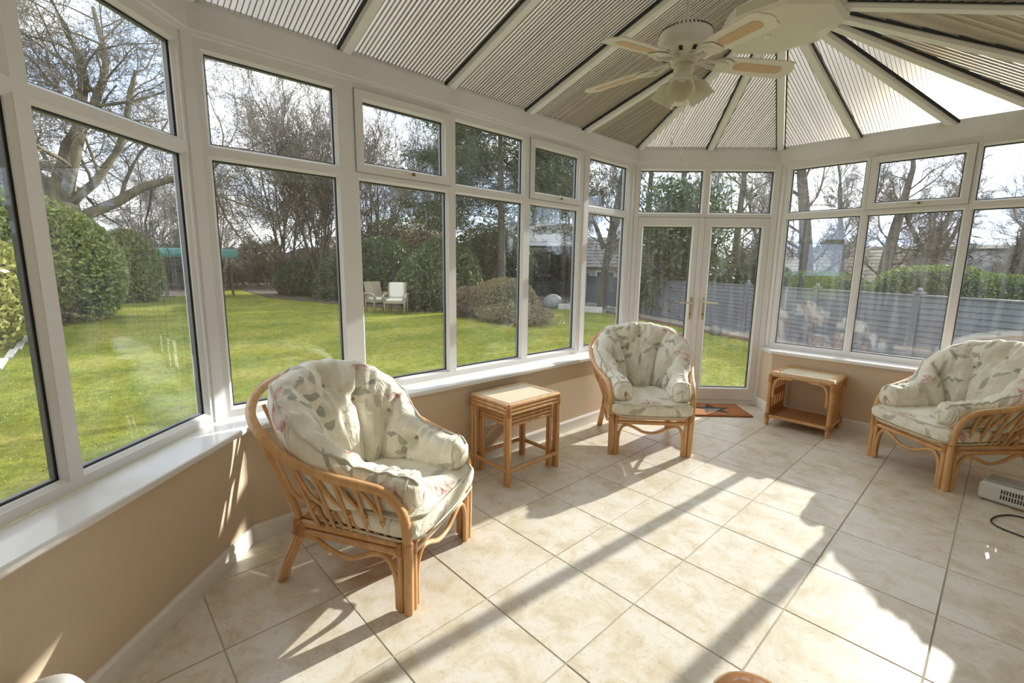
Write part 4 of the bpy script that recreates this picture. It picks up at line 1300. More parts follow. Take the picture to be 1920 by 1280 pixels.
L(t_, b_, mx_, 0, 1); L(t_, tl_, mx_, 0, 2); L(t_, mx_, o_)
for k in range(5):
    a = radians(46+72*k)
    R_ = Matrix.Rotation(a, 3, 'Z') @ Matrix.Rotation(radians(4.5), 3, 'Y')
    ir = MB()
    for sy in (-1, 1):
        ir.tube([R_ @ Vector(p) for p in [(.07, sy*.012, .022), (.115, sy*.024, .012), (.15, sy*.035, .010), (.185, sy*.028, .012), (.21, sy*.008, .012)]], .0075, 6)
    P = [(.15, -.042), (.20, -.05), (.235, -.03), (.235, .03), (.20, .05), (.15, .042)]
    tilt = Matrix.Rotation(radians(-11), 3, 'X')
    ir.extrude([R_ @ (tilt @ Vector((x, y, .008))) for x, y in P], (0, 0, .004))
    iron = ir.build('blade_iron', M_FAN, fan)
    bl = MB()
    out_ = [(.165, -.042), (.20, -.055), (.30, -.063), (.48, -.068), (.505, -.06), (.512, -.035), (.525, -.012), (.525, .012), (.512, .035), (.505, .06), (.48, .068), (.30, .063), (.20, .055), (.165, .042)]
    bl.extrude([R_ @ (tilt @ Vector((x, y, .015))) for x, y in out_], R_ @ (tilt @ Vector((0, 0, .006))))
    blade = bl.build('blade', M_FAN, fan)
    ins = MB()
    ov = []
    for q in range(24):
        t = 2*pi*q/24
        x = .355+(.085 if cos(t) >= 0 else -.085)+.03*cos(t); y = .030*sin(t)
        ov.append((x, y))
    ins.extrude([R_ @ (tilt @ Vector((x, y, .0135))) for x, y in ov], R_ @ (tilt @ Vector((0, 0, .0015))))
    ins.build('cane_inset', M_BLADEW, blade)
m = MB(); m.lathe([(.04, .0), (.046, -.01), (.046, -.045), (.03, -.062), (.018, -.075), (.0005, -.08)], 24); kit = m.build('light_kit', M_FAN, fan, True, angle=40)
for k in range(3):
    a = radians(-64+120*k)
    R_ = Matrix.Rotation(a, 3, 'Z') @ Matrix.Rotation(radians(-36), 3, 'Y')
    arm = MB(); arm.tube([Vector((0, 0, -.04)), R_ @ Vector((0, 0, -.055)) + Vector((cos(a)*.03, sin(a)*.03, -.02))], .012, 8)
    arm.lathe([(.022, -.058), (.026, -.07), (.026, -.088)], 16, (cos(a)*.01, sin(a)*.01, -.01), R_)
    la = arm.build('lamp_holder', M_FAN, kit, True, angle=40)
    sh = MB()
    pr = [(.022, -.078), (.034, -.086), (.047, -.105), (.053, -.128), (.054, -.150), (.058, -.166), (.062, -.175)]
    prr = pr + [(r_-.003, z_+.001) for r_, z_ in pr[::-1]]
    sh.lathe(prr, 28, (cos(a)*.01, sin(a)*.01, -.01), R_)
    sh.build('glass_shade', M_FROST, kit, True, angle=60)
for (dx, dy, ln) in ((-.02, -.03, .36), (.03, -.02, .44)):
    m = MB(); m.tube([(dx, dy, -.04), (dx, dy, -ln)], .0012, 5)
    pc = m.build('pull_chain', M_CHROME, fan)
    q = MB(); q.lathe([(.0005, .012), (.004, .008), (.008, -.004), (.007, -.010), (.0005, -.013)], 10, (dx, dy, -ln)); q.build('chain_knob', M_FAN, pc, True)

# ------------------------------------------------------------------ heater, cable, small things at the picture's edge
hr = empty('fan_heater', (1.10, 2.99, 0), radians(-12), label='small grey and white fan heater on the floor under the right armchair', cat='heater')
m = MB(); m.rbox((0, 0, .066), (.25, .20, .115), .014); body = m.build('body', M_HEAT, hr)
m = MB(); m.rbox((-.01, .01, .128), (.20, .14, .012), .005); m.build('top_cover', M_HEATTOP, hr)
for r_ in range(2):
    for k in range(11):
        m = MB(); m.box((-.02+k*.0125, -.1005, .055+r_*.035), (.0055, .004, .026)); m.build('vent_slot', M_DARK, body)
m = MB(); m.rbox((-.126, 0, .07), (.006, .13, .07), .002); m.build('control_plate', M_HEATTOP, body)
m = MB()
for sx in (-1, 1):
    for sy in (-1, 1): m.lathe([(.012, 0), (.014, .010)], 10, (sx*.10, sy*.07, 0))
m.build('foot', M_DARK, hr)
cb = MB(); cb.tube(catmull([(1.235, 2.98, .03), (1.30, 2.88, .006), (1.22, 2.79, .006), (1.11, 2.765, .006), (1.045, 2.66, .006), (1.035, 2.56, .006), (1.10, 2.50, .006), (1.30, 2.46, .006), (1.6, 2.5, .006), (1.80, 2.6, .006)], 60), .0042, 8)
tag(cb.build('power_cable', M_CABLE, None, True), label='black power cable looping over the tiles in front of the heater', cat='cable')
st = empty('round_stool', (.65, -.095, 0), 0, label='turned brown wooden stool at the bottom edge, only its domed top showing', cat='stool')
m = MB(); m.lathe([(.0005, .44), (.05, .437), (.08, .428), (.098, .41), (.10, .395), (.09, .385), (.0005, .385)], 32)
M_WOOD = pbr('polished_brown_wood', (.36, .155, .045), .22, var=.35, scale=10, coat=.6)
m.build('seat', M_WOOD, st, True, angle=50)
for k in range(3):
    a = k*2*pi/3+.4
    m = MB(); m.tube([(.06*cos(a), .06*sin(a), .39), (.085*cos(a), .085*sin(a), .2), (.115*cos(a), .115*sin(a), 0)], [.013, .016, .011], 10); m.build('leg', M_WOOD, st, True, angle=50)
bn = empty('waste_bin', (-.70, -1.36, 0), 0, label='white domed bin at the bottom left corner by the window wall', cat='bin')
m = MB(); m.lathe([(.075, 0), (.085, .01), (.092, .22), (.092, .235)], 28); m.build('body', M_SKIRT, bn, True, angle=40)
m = MB(); m.lathe([(.096, .232), (.098, .245), (.085, .270), (.05, .29), (.0005, .298)], 28); m.build('lid', M_SKIRT, bn, True, angle=40)
# wall socket behind the nest of tables
so = empty('wall_socket', (INN[1][0], 1.00, .30), 0, label='white plug socket low on the wall behind the nest of tables', cat='socket')
m = MB(); m.rbox((.005, 0, 0), (.010, .146, .086), .002); pl_ = m.build('face_plate', M_SKIRT, so)
m = MB()
for yy in (-.035, .035):
    m.box((.0102, yy, .012), (.002, .005, .008)); m.box((.0102, yy-.011, -.012), (.002, .008, .004)); m.box((.0102, yy+.011, -.012), (.002, .008, .004))
m.build('pin_hole', M_DARK, pl_)

# ------------------------------------------------------------------ garden ground
def polar(az, d, z=GZ):
    a = radians(az); return Vector((CAM.x+d*sin(a), CAM.y+d*cos(a), z))
def outside(x, y, mgn=.1):
    # distance outside the room outline
    best = -1e9
    for i in range(7):
        t, n, _ = frame_of(RING[i], RING[(i+1) % 7])
        best = max(best, n[0]*(x-RING[i][0])+n[1]*(y-RING[i][1]))
    return best
g = MB()
S = 150
g.add([(-S, -S, GZ), (S, -S, GZ), (S, S, GZ), (-S, S, GZ)], [(0, 1, 2, 3)])
lawn = g.build('lawn', M_LAWN, None, kind='structure'); tag(lawn, label='mossy green lawn around the conservatory')
# grass blades on the lawn close to the windows, thinning out with distance
NB = 150000
d_ = 2.2+18*nrg.random(NB)**1.9
a_ = np.radians(-100+112*nrg.random(NB))
gx = CAM.x+d_*np.sin(a_); gy = CAM.y+d_*np.cos(a_)
ok = np.array([outside(x, y) > .12 for x, y in zip(gx, gy)])
ok &= ~((gy > 13.2-.54*(gx+7)))
gx, gy, d_ = gx[ok], gy[ok], d_[ok]
n_ = len(gx)
hh = (.008+.018*nrg.random(n_))*(1+d_*.03); an = nrg.random(n_)*2*pi; ww = .0028*(1+d_*.16)
lx, ly = (nrg.random(n_)-.5)*.05, (nrg.random(n_)-.5)*.05
V = np.empty((n_, 3, 3))
V[:, 0] = np.c_[gx-np.cos(an)*ww, gy-np.sin(an)*ww, np.full(n_, GZ-.002)]
V[:, 1] = np.c_[gx+np.cos(an)*ww, gy+np.sin(an)*ww, np.full(n_, GZ-.002)]
V[:, 2] = np.c_[gx+lx, gy+ly, GZ+hh]
o = raw('grass', V.reshape(-1, 3), np.arange(n_*3).reshape(-1, 3), M_BLADEG, None, kind='stuff')
tag(o, label='short mossy grass growing on the lawn', cat='grass')
# planting beds: dark leaf litter under the shrubs, gravel by the fence
def bed(name, pts, m_, label, h=.03, kind='structure'):
    q = MB(); q.prism(pts, GZ-.05, GZ+h); o = q.build(name, m_, None, kind=kind); return tag(o, label=label)
bed('ground_1', [(-60, 14.0), (-33, 6.4), (-23.4, 5.6), (-17.5, 6.8), (-13.0, 8.2), (-10.9, 9.7), (-10.4, 11.2), (-12.5, 14.3), (-14, 18), (-30, 40)][::-1], M_SOIL, 'dark leaf litter beneath the shrubs')
bed('ground_2', [(-26, 2.0), (-33, 6.4), (-60, 14), (-60, -8), (-34, -4)], M_SOIL, 'leaf litter below the old tree')
bed('ground_3', [(-11.4, 14.0), (-9.2, 13.2), (-7.2, 12.3), (-3.2, 10.35), (-1.2, 9.1), (1.6, 7.7), (5.0, 6.2), (6, 8), (1, 10.5), (-14, 18.5), (-14.2, 15)], M_GRAVEL, 'grey gravel strip along the fence', .02)

# ------------------------------------------------------------------ leaves and trees
def leaf_cloud(P, size, r_, flat=.0, asp=.45):
    # P (n,3) centres -> diamonds
    n = len(P)
    u = r_.normal(size=(n, 3)); u /= np.linalg.norm(u, axis=1)[:, None]
    w = r_.normal(size=(n, 3)); w[:, 2] += flat; w -= u*np.sum(u*w, 1)[:, None]; w /= np.linalg.norm(w, axis=1)[:, None]
    s = size*(.6+.8*r_.random(n))[:, None]
    V = np.empty((n, 4, 3))
    V[:, 0] = P-u*s*.5; V[:, 1] = P+w*s*asp*.5; V[:, 2] = P+u*s*.5; V[:, 3] = P-w*s*asp*.5
    return V.reshape(-1, 3), np.arange(n*4).reshape(-1, 4)
def lump(dirs, r_, k=9, amp=.18):
    c = r_.normal(size=(k, 3)); c /= np.linalg.norm(c, axis=1)[:, None]
    d = dirs @ c.T
    return 1+amp*np.sum(np.exp((d-1)*9)*r_.uniform(-.6, 1.0, k)[None, :], axis=1)
def shrub(name, label, cat, loc, rad, n, size, m_, group=None, seed=0, sink=.15, amp=.22, shell=.16, core=True, flatness=1.0):
    r_ = np.random.default_rng(seed+100)
    root = empty(name, loc, r_.random()*0, label=label, cat=cat, group=group)
    d = r_.normal(size=(n, 3)); d[:, 2] = np.abs(d[:, 2])*1.1-.55; d /= np.linalg.norm(d, axis=1)[:, None]
    cs = np.random.default_rng(seed+3)
    k = 14
    c = cs.normal(size=(k, 3)); c /= np.linalg.norm(c, axis=1)[:, None]; wv = cs.uniform(-.6, 1, k)
    fl = lambda D: 1+amp*np.sum(np.exp((D @ c.T-1)*9)*wv[None, :], axis=1)
    sup = lambda D: 1.0/(np.sum(np.abs(D)**flatness_p, axis=1)**(1/flatness_p))
    flatness_p = 2.0*flatness
    R_ = fl(D=d)*sup(d)*(1-shell*r_.random(n)**1.6)
    P = d*R_[:, None]*np.array(rad)[None, :]
    P[:, 2] += rad[2]*(.98-sink*2) - rad[2]*.0
    P[:, 2] = np.where(P[:, 2] < .02, np.abs(P[:, 2])*.4+.02, P[:, 2])
    V, F = leaf_cloud(P, size, r_, .6)
    raw('foliage', V, F, m_, root, kind='stuff')
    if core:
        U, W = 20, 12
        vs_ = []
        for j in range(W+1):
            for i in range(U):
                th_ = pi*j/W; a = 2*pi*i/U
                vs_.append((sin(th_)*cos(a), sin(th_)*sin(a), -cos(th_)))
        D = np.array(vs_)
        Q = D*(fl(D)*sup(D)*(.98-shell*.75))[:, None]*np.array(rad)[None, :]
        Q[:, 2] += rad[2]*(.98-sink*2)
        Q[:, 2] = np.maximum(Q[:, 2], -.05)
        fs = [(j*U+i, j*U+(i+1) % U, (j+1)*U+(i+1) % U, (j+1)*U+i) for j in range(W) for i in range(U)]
        raw('shade_core', Q, np.array(fs), M_CORE, root, smooth=True)  # solid dark core: stands in for inside shade, blocks the view through
    return root

class Tree:
    def __init__(s, seed):
        s.r = random.Random(seed); s.big = ([], []); s.small = ([], []); s.tips = []
    def tube(s, pts, rad, sides, small):
        V, F = s.small if small else s.big
        b = len(V); n = len(pts)
        for i in range(n):
            t = (pts[min(i+1, n-1)]-pts[max(i-1, 0)])
            ref = Vector((0.0, 0.0, 1.0)) if abs(t.z) < .85*t.length else Vector((1.0, 0.0, 0.0))
            x = t.cross(ref); x.normalize(); y = t.cross(x); y.normalize()
            for k in range(sides):
                a = 2*pi*k/sides
                V.append(pts[i]+(x*cos(a)+y*sin(a))*rad[i])
        for i in range(n-1):
            for k in range(sides):
                l = (k+1) % sides
                F.append((b+i*sides+k, b+i*sides+l, b+(i+1)*sides+l, b+(i+1)*sides+k))
    def branch(s, p, d, ln, r0, lev, P):
        r = s.r
        nseg = P['seg'][lev]
        pts = [p.copy()]; rad = [r0]
        tip = P['taper'][lev]
        q = p.copy(); d = d.normalized()
        dirs = [d.copy()]
        wig = P['wig'][lev]; up = P['up'][lev]
        for i in range(nseg):
            d = d + Vector((r.gauss(0, wig), r.gauss(0, wig), r.gauss(0, wig)+up)); d.normalize()
            q = q + d*(ln/nseg)
            if q.z < .3 and lev > 0: q.z = .3
            pts.append(q.copy()); dirs.append(d.copy()); rad.append(r0*(1-(1-tip)*(i+1)/nseg))
        s.tube(pts, rad, P['sides'][lev], lev >= P['smalllev'])
        if lev+1 >= len(P['n']) or P['n'][lev] == 0:
            s.tips.append(pts[-1]); return
        nch = P['n'][lev]
        nch = max(1, int(nch*r.uniform(.75, 1.25)+.5))
        for c in range(nch):
            t = P['start'][lev]+(1-P['start'][lev])*((c+r.random())/nch)
            i = min(int(t*nseg), nseg-1); u = t*nseg-i
            b = pts[i].lerp(pts[i+1], u); dd = dirs[i+1]
            ax = dd.cross(Vector((r.gauss(0, 1), r.gauss(0, 1), r.gauss(0, 1)))); ax.normalize()
            an = radians(r.gauss(P['ang'][lev], P['ang'][lev]*.25))
            nd = Quaternion(ax, an) @ dd
            rl = rad[i]*P['rr'][lev]*r.uniform(.75, 1.1)
            s.branch(b, nd, ln*P['lr'][lev]*r.uniform(.7, 1.2)*(1-.35*t*P.get('cone', 0)), max(rl, P.get('rmin', .004)), lev+1, P)
        if P.get('lead', True):
            s.branch(pts[-1], d, ln*P['lr'][lev]*.8, max(rad[-1], P.get('rmin', .004)), lev+1, P)
    def finish(s, root, m1, m2):
        if s.big[0]: raw('trunk', np.array([tuple(v) for v in s.big[0]]), np.array(s.big[1]), m1, root, smooth=True)
        if s.small[0]:
            raw('twigs', np.array([tuple(v) for v in s.small[0]]), np.array(s.small[1]), m2, root, kind='stuff')
def make_tree(name, label, cat, loc, seed, P, trunks, m1=None, m2=None, group=None):
    root = empty(name, loc, 0, label=label, cat=cat, group=group)
    T = Tree(seed)
    for (p, d, ln, r0) in trunks: T.branch(Vector(p), Vector(d), ln, r0, 0, P)
    T.finish(root, m1 or M_BARK, m2 or M_TWIG)
    return root, T
OAK = dict(seg=[5, 8, 6, 5, 3, 2], taper=[.8, .30, .3, .3, .3, .3], wig=[.05, .17, .22, .26, .28, .3], up=[.0, .015, .03, .03, .02, .0], sides=[12, 8, 5, 3, 3, 3], n=[11, 9, 8, 7, 5, 0], lead=False,
           start=[.62, .2, .15, .12, .1, 0], ang=[50, 50, 48, 45, 45, 0], rr=[.46, .42, .45, .5, .55, 0], lr=[1.75, .52, .52, .5, .5, 0], smalllev=3, rmin=.008)
oak, _ = make_tree('oak_tree', 'big old bare spreading tree beyond the laurel hedge at the left', 'tree', polar(-89.8, 21), 5, OAK, [((0, 0, -.1), (.03, .02, 1), 4.3, .52)], M_BARKM, M_TWIG)
BUSHY = dict(seg=[6, 6, 5, 4, 3], taper=[.4, .35, .3, .3, .3], wig=[.09, .13, .17, .2, .2], up=[.04, .06, .05, .02, 0], sides=[6, 5, 3, 3, 3], n=[7, 6, 6, 5, 0], start=[.2, .15, .1, .1, 0],
             ang=[30, 32, 34, 38, 0], rr=[.6, .55, .55, .6, 0], lr=[.52, .5, .5, .5, 0], smalllev=2, rmin=.009)
def multi(seed, n, ln, r0, spread=.35):
    r = random.Random(seed); o = []
    for k in range(n):
        a = 2*pi*k/n+r.random(); o.append(((cos(a)*.35*r.random(), sin(a)*.35*r.random(), -.05), (cos(a)*spread*r.random(), sin(a)*spread*r.random(), 1), ln*r.uniform(.75, 1.1), r0*r.uniform(.7, 1.2)))
    return o
th1, _ = make_tree('bare_thicket_tree', 'bare twiggy many stemmed tree behind the swing seat', 'tree', polar(-73, 27), 21, BUSHY, multi(3, 6, 6.0, .07), M_BARK, M_TWIG, 'bare trees behind the lawn')
th2, _ = make_tree('bare_thicket_tree', 'tall rounded bare tree seen through the first opening window', 'tree', polar(-63, 25), 22, BUSHY, multi(4, 5, 6.4, .08, .28), M_BARK, M_TWIGR, 'bare trees behind the lawn')
def tree_copy(src, label, az, d, s, rz):
    c = copy_tree(src); c['label'] = label; c.location = polar(az, d); c.scale = (s[0], s[0], s[1]); c.rotation_euler = (0, 0, rz); return c
tree_copy(th2, 'bare twiggy tree with a broad crown in the upper part of the second window', -69, 25, (1.05, 1.05), 1.0)
tree_copy(th1, 'low bare tree standing just right of the old spreading tree', -79, 31, (.9, .80), 2.2)
tree_copy(th1, 'thin bare tree left of the dark conifer', -56, 29, (.9, 1.05), 4.1)
tree_copy(th2, 'bare tree far behind the oak, left of its trunk', -93, 40, (1.2, .9), .4)
tree_copy(th1, 'bare tree far behind the oak, right of its trunk', -84, 42, (1.2, .85), 1.7)
# upright trees beyond the fence
UPR = dict(seg=[10, 6, 5, 4, 3], taper=[.35, .35, .3, .3, .3], wig=[.035, .12, .17, .2, .2], up=[.03, .07, .05, .02, 0], sides=[8, 5, 4, 3, 3], n=[18, 8, 7, 6, 0], start=[.2, .15, .12, .1, 0],
           ang=[52, 40, 40, 42, 0], rr=[.30, .45, .5, .55, 0], lr=[.30, .5, .5, .5, 0], smalllev=2, rmin=.0055, cone=.8)
up1, _ = make_tree('bare_upright_tree', 'bare forked tree left of the french doors, beyond the fence', 'tree', polar(-36, 19), 31, UPR, [((0, 0, -.1), (.0, .03, 1), 6.2, .17), ((.1, .1, 2.0), (.3, .1, 1), 3.6, .10), ((0, 0, 2.4), (-.35, -.1, 1), 3.4, .10)], M_BARK, M_TWIG, 'bare trees beyond the fence')
up2, _ = make_tree('bare_upright_tree', 'thick trunked bare tree beyond the fence, seen in the pane right of the doors', 'tree', polar(-14.6, 17), 33, UPR, [((0, 0, -.1), (.02, .0, 1), 6.6, .24)], M_BARK, M_TWIG, 'bare trees beyond the fence')
for i, (lab, az, d, s, rz) in enumerate([
    ('slim bare tree in the left fanlight above the doors', -31, 21, (.8, .95), 1.1), ('slim bare tree in the right fanlight, its leftmost trunk', -24.3, 22, (.62, .95), 2.0), ('straight dark trunk in the middle of the right fanlight', -21.6, 20, (.8, 1.0), 4.0),
    ('slim bare tree at the right edge of the right fanlight', -19.3, 23, (.7, .95), .6), ('bare tree between the doors and the thick trunk', -16.8, 27, (.8, 1.0), 5.2), ('leaning bare tree right of the thick trunk', -11.6, 24, (.75, .9), 2.7),
    ('spreading bare tree in the left half of the right opening window', -8.6, 22, (1.15, .82), 3.5), ('spreading bare tree in the right half of the right opening window', -5.4, 25, (1.1, .85), .2), ('small bare tree in the last pane on the right', -.8, 21, (.85, .70), 1.8), ('bare tree at the far right edge of the picture', 1.8, 25, (1, .66), 1.2),
    ('bare tree between the conifer and the house', -44.5, 30, (.95, 1.0), 2.5), ('bare tree behind the house roof', -39.0, 29, (.9, 1.05), 3.7), ('bare tree behind the dark evergreen', -27, 30, (1, 1.0), .9)] + [(f'bare tree outside the picture to the right, {w} of its row', 12+9*k, 27+(k % 3)*2, (1.1, .8), 1.1*k) for k, w in enumerate(('first', 'second', 'third', 'fourth', 'fifth', 'sixth', 'seventh'))]):
    tree_copy(up2 if i % 2 == 0 else up1, lab, az, d, s, rz)
# dark conifer
CON = dict(seg=[12, 5, 3], taper=[.2, .3, .3], wig=[.015, .08, .15], up=[.03, -.01, 0], sides=[8, 4, 3], n=[60, 6, 0], start=[.06, .2, 0], ang=[78, 40, 0], rr=[.22, .5, 0], lr=[.24, .4, 0], smalllev=1, rmin=.008, cone=1.9)
CONB = dict(CON); CONB['lr'] = [.40, .4, 0]; CONB['n'] = [85, 8, 0]; CONB['cone'] = 1.6; CONB['start'] = [.30, .2, 0]
con, T = make_tree('dark_conifer', 'tall dark conifer behind the middle window panes', 'tree', polar(-48.2, 19.5), 41, CONB, [((0, 0, -.1), (.0, .0, 1), 10.5, .19)], M_BARK, M_TWIG)
tips = np.array([tuple(t) for t in T.tips])
k_ = 90
P = np.repeat(tips, k_, axis=0)+nrg.normal(size=(len(tips)*k_, 3))*np.array([.30, .30, .16])
rr2 = np.hypot(P[:, 0], P[:, 1]); P = P[(P[:, 2] > 3.0)]
P = P[nrg.permutation(len(P))[:85000]]
V, F = leaf_cloud(P, .26, nrg, .4, .13); raw('foliage', V, F, M_CONIF, con, kind='stuff')
# evergreen with trunk above (seen over the left door)
ev, T = make_tree('holly_tree', 'dark evergreen with a straight trunk rising from it, above the left door', 'tree', polar(-27.6, 17.5), 43, CON, [((0, 0, -.1), (.0, .0, 1), 7.2, .15)], M_BARK, M_TWIG)
P = nrg.normal(size=(15000, 3))*np.array([.75, .75, 1.3])+np.array([0, 0, 2.5]); P = P[(P[:, 2] > .1) & (P[:, 2] < 4.6)]
V, F = leaf_cloud(P, .15, nrg, .4, .5); raw('foliage', V, F, M_DARKLEAF, ev, kind='stuff')

# ------------------------------------------------------------------ shrubs
shrub('laurel_hedge', 'big rounded laurel hedge in full sun at the left', 'hedge', polar(-95.2, 18.6), (2.5, 2.9, 2.0), 38000, .135, M_LAUREL, 'laurel hedges', 1, amp=.12, flatness=1.15)
shrub('laurel_hedge', 'darker laurel bush behind the right end of the big rounded hedge', 'hedge', polar(-86.2, 25.0), (1.2, 1.2, 1.75), 9000, .19, M_LAUREL, 'laurel hedges', 2, amp=.12)
shrub('laurel_hedge', 'yellowish laurel at the left edge of the picture', 'hedge', polar(-101.5, 13.5), (1.5, 2.3, 1.35), 15000, .14, M_LAUREL2, 'laurel hedges', 3, amp=.14)
shrub('laurel_hedge', 'tall laurel at the back, behind the yellowish one', 'hedge', polar(-101, 20), (2.3, 2.6, 2.2), 12000, .18, M_LAUREL, 'laurel hedges', 4, amp=.14)
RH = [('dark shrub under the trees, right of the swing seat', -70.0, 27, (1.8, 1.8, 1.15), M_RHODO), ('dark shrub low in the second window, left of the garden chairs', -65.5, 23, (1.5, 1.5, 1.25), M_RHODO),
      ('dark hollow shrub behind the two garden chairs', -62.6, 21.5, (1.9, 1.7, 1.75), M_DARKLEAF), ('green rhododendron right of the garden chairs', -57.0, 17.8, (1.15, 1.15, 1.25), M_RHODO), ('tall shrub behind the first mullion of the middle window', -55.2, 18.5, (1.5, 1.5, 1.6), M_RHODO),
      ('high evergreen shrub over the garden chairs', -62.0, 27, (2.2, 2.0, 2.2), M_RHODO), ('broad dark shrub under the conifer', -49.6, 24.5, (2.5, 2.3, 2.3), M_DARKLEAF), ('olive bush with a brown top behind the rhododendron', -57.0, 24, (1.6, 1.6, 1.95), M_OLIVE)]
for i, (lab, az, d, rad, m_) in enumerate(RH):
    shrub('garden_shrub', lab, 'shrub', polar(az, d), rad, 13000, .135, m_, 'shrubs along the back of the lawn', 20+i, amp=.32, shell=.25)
shrub('twiggy_bush', 'pale brown rounded bush in front of the conifer', 'shrub', polar(-48.0, 15.2), (1.15, 1.15, .78), 16000, .06, M_OLIVE, None, 31, amp=.2, shell=.3)
shrub('twiggy_bush', 'brown heather bush left of the pale rounded one', 'shrub', polar(-51.5, 15.5), (1.0, 1.0, .62), 12000, .06, pbr('heather', (.20, .14, .09), .9, var=.4, scale=8), None, 32, amp=.2, shell=.35)
shrub('rockery_plants', 'low grey green rockery plants at the lawn edge', 'shrub', polar(-47.0, 14.0), (1.35, .9, .36), 8000, .07, M_OLIVE, None, 33, amp=.4, shell=.3)
HG = [('clipped hedge beyond the fence, seen in the wide right pane', -5.2, 12.6, (1.0, .8, 1.05)), ('clipped rounded hedge beyond the fence in the last right pane', -.6, 13.0, (1.0, .8, .98)), ('low clipped hedge beyond the fence, right of the doors', -14.2, 15, (1.3, .8, .95))]
for i, (lab, az, d, rad) in enumerate(HG):
    shrub('clipped_hedge', lab, 'hedge', polar(az, d), rad, 15000, .05, M_HEDGE, 'clipped hedges beyond the fence', 50+i, amp=.06, shell=.10, flatness=1.7)
shrub('topiary_mound', 'low green mound showing over the fence in the right door', 'shrub', polar(-22.5, 15.6), (.95, .8, .72), 6000, .08, M_HEDGE, None, 60, amp=.1)
shrub('evergreen_mass', 'dark evergreen mass over the fence in the left door', 'shrub', polar(-29.3, 18.5), (1.25, 1.3, 1.55), 9000, .15, M_DARKLEAF, None, 61, amp=.25, shell=.25)
shrub('evergreen_mass', 'dark evergreen right of the topiary, behind the thick trunk', 'shrub', polar(-18.8, 20), (1.3, 1.1, 1.25), 7000, .15, M_DARKLEAF, None, 62, amp=.3, shell=.25)
# far undergrowth: one uncountable belt of twigs and dead leaves round the garden
r_ = np.random.default_rng(77)
nn_ = 150000
azs = -104+186*r_.random(nn_); dd_ = np.where(azs < -47, 33, 26)+8*r_.random(nn_)
hz_ = 2.3*r_.random(nn_)**.8*(1+.28*np.sin(azs*.9)+.16*np.sin(azs*2.3+1))+np.abs(r_.normal(size=nn_))*.35
P = np.c_[CAM.x+dd_*np.sin(np.radians(azs)), CAM.y+dd_*np.cos(np.radians(azs)), GZ+.05+hz_]
V, F = leaf_cloud(P, .55, r_, -.6, .10)
M_UNDER = leafmat('undergrowth', (.135, .115, .08), (.045, .042, .03), .9, .2, .1)
tag(raw('undergrowth', V, F, M_UNDER, None, kind='stuff'), label='brown belt of bare undergrowth along the garden boundary', cat='undergrowth')
hb = MB()
pt = []
for i in range(61):
    a = -106+190*i/60; d = 44 if a < -47 else 37; pt.append((a, d))
for (a, d), (b, e) in zip(pt, pt[1:]):
    p, q = polar(a, d), polar(b, e); h1 = 2.6+.6*sin(a*.7)+.4*sin(a*1.9); h2 = 2.6+.6*sin(b*.7)+.4*sin(b*1.9)
    p2, q2 = polar(a, d+2), polar(b, e+2)
    hb.add([p, q, q+Vector((0, 0, h2)), p+Vector((0, 0, h1)), p2, q2, q2+Vector((0, 0, h2)), p2+Vector((0, 0, h1))], [(0, 1, 2, 3), (3, 2, 6, 7), (5, 4, 7, 6)])
o = hb.build('hill_bank', pbr('distant_wood', (.12, .105, .085), .95, col2=(.06, .055, .04), scale=.6, bump=.5, bscale=3), None, True, kind='structure'); tag(o, label='dim wooded bank far beyond the garden')

# ------------------------------------------------------------------ fence
A = Vector((-12.6, 16.35, 0)); B = Vector((12.32, 2.91, 0))
fd = (B-A).normalized(); FLEN = (B-A).length
fence = empty('garden_fence', (A.x, A.y, GZ), atan2(fd.y, fd.x), label='long grey boarded fence along the far side of the garden', cat='fence')
npn = 14; PW = FLEN/npn; FH = 1.27
post_o = board_me = None
nbd = 12
for i in range(npn+1):
    if post_o is None:
        m = MB(); m.box((0, 0, FH/2), (.10, .10, FH+.04)); post_o = m.build('fence_post', M_FENCE, fence); o = post_o
        c = MB(); c.box((0, 0, FH+.035), (.13, .13, .03)); c.lathe([(.03, FH+.05), (.045, FH+.085), (.03, FH+.12), (.0005, FH+.125)], 10); cap_o = c.build('post_cap', M_FENCE, post_o, False)
    else:
        o = post_o.copy(); COL.objects.link(o); c = cap_o.copy(); COL.objects.link(c); c.parent = o
    o.location = (i*PW, 0, 0)
for i in range(npn):
    m = MB(); m.box((PW/2, 0, FH-.01), (PW-.10, .075, .03)); m.box((PW/2, .03, .35), (PW-.1, .03, .07)); m.box((PW/2, .03, .95), (PW-.1, .03, .07))
    pn = m.build('fence_panel', M_FENCE, fence); pn.location = (i*PW, 0, 0)
    for k in range(nbd):
        z = .06+k*(FH-.08)/nbd
        if board_me is None:
            m = MB(); hb_ = (FH-.08)/nbd
            m.add([(.05, -.024, 0), (PW-.05, -.024, 0), (PW-.05, -.006, hb_+.012), (.05, -.006, hb_+.012), (.05, .0, 0), (PW-.05, .0, 0), (PW-.05, .004, hb_+.012), (.05, .004, hb_+.012)],
                  [(0, 1, 2, 3), (5, 4, 7, 6), (3, 2, 6, 7), (1, 0, 4, 5), (0, 3, 7, 4), (2, 1, 5, 6)])
            b = m.build('board', M_FENCE, pn); board_me = b
        else:
            b = board_me.copy(); COL.objects.link(b); b.parent = pn
        b.location = (0, rnd.uniform(-.002, .002), z)

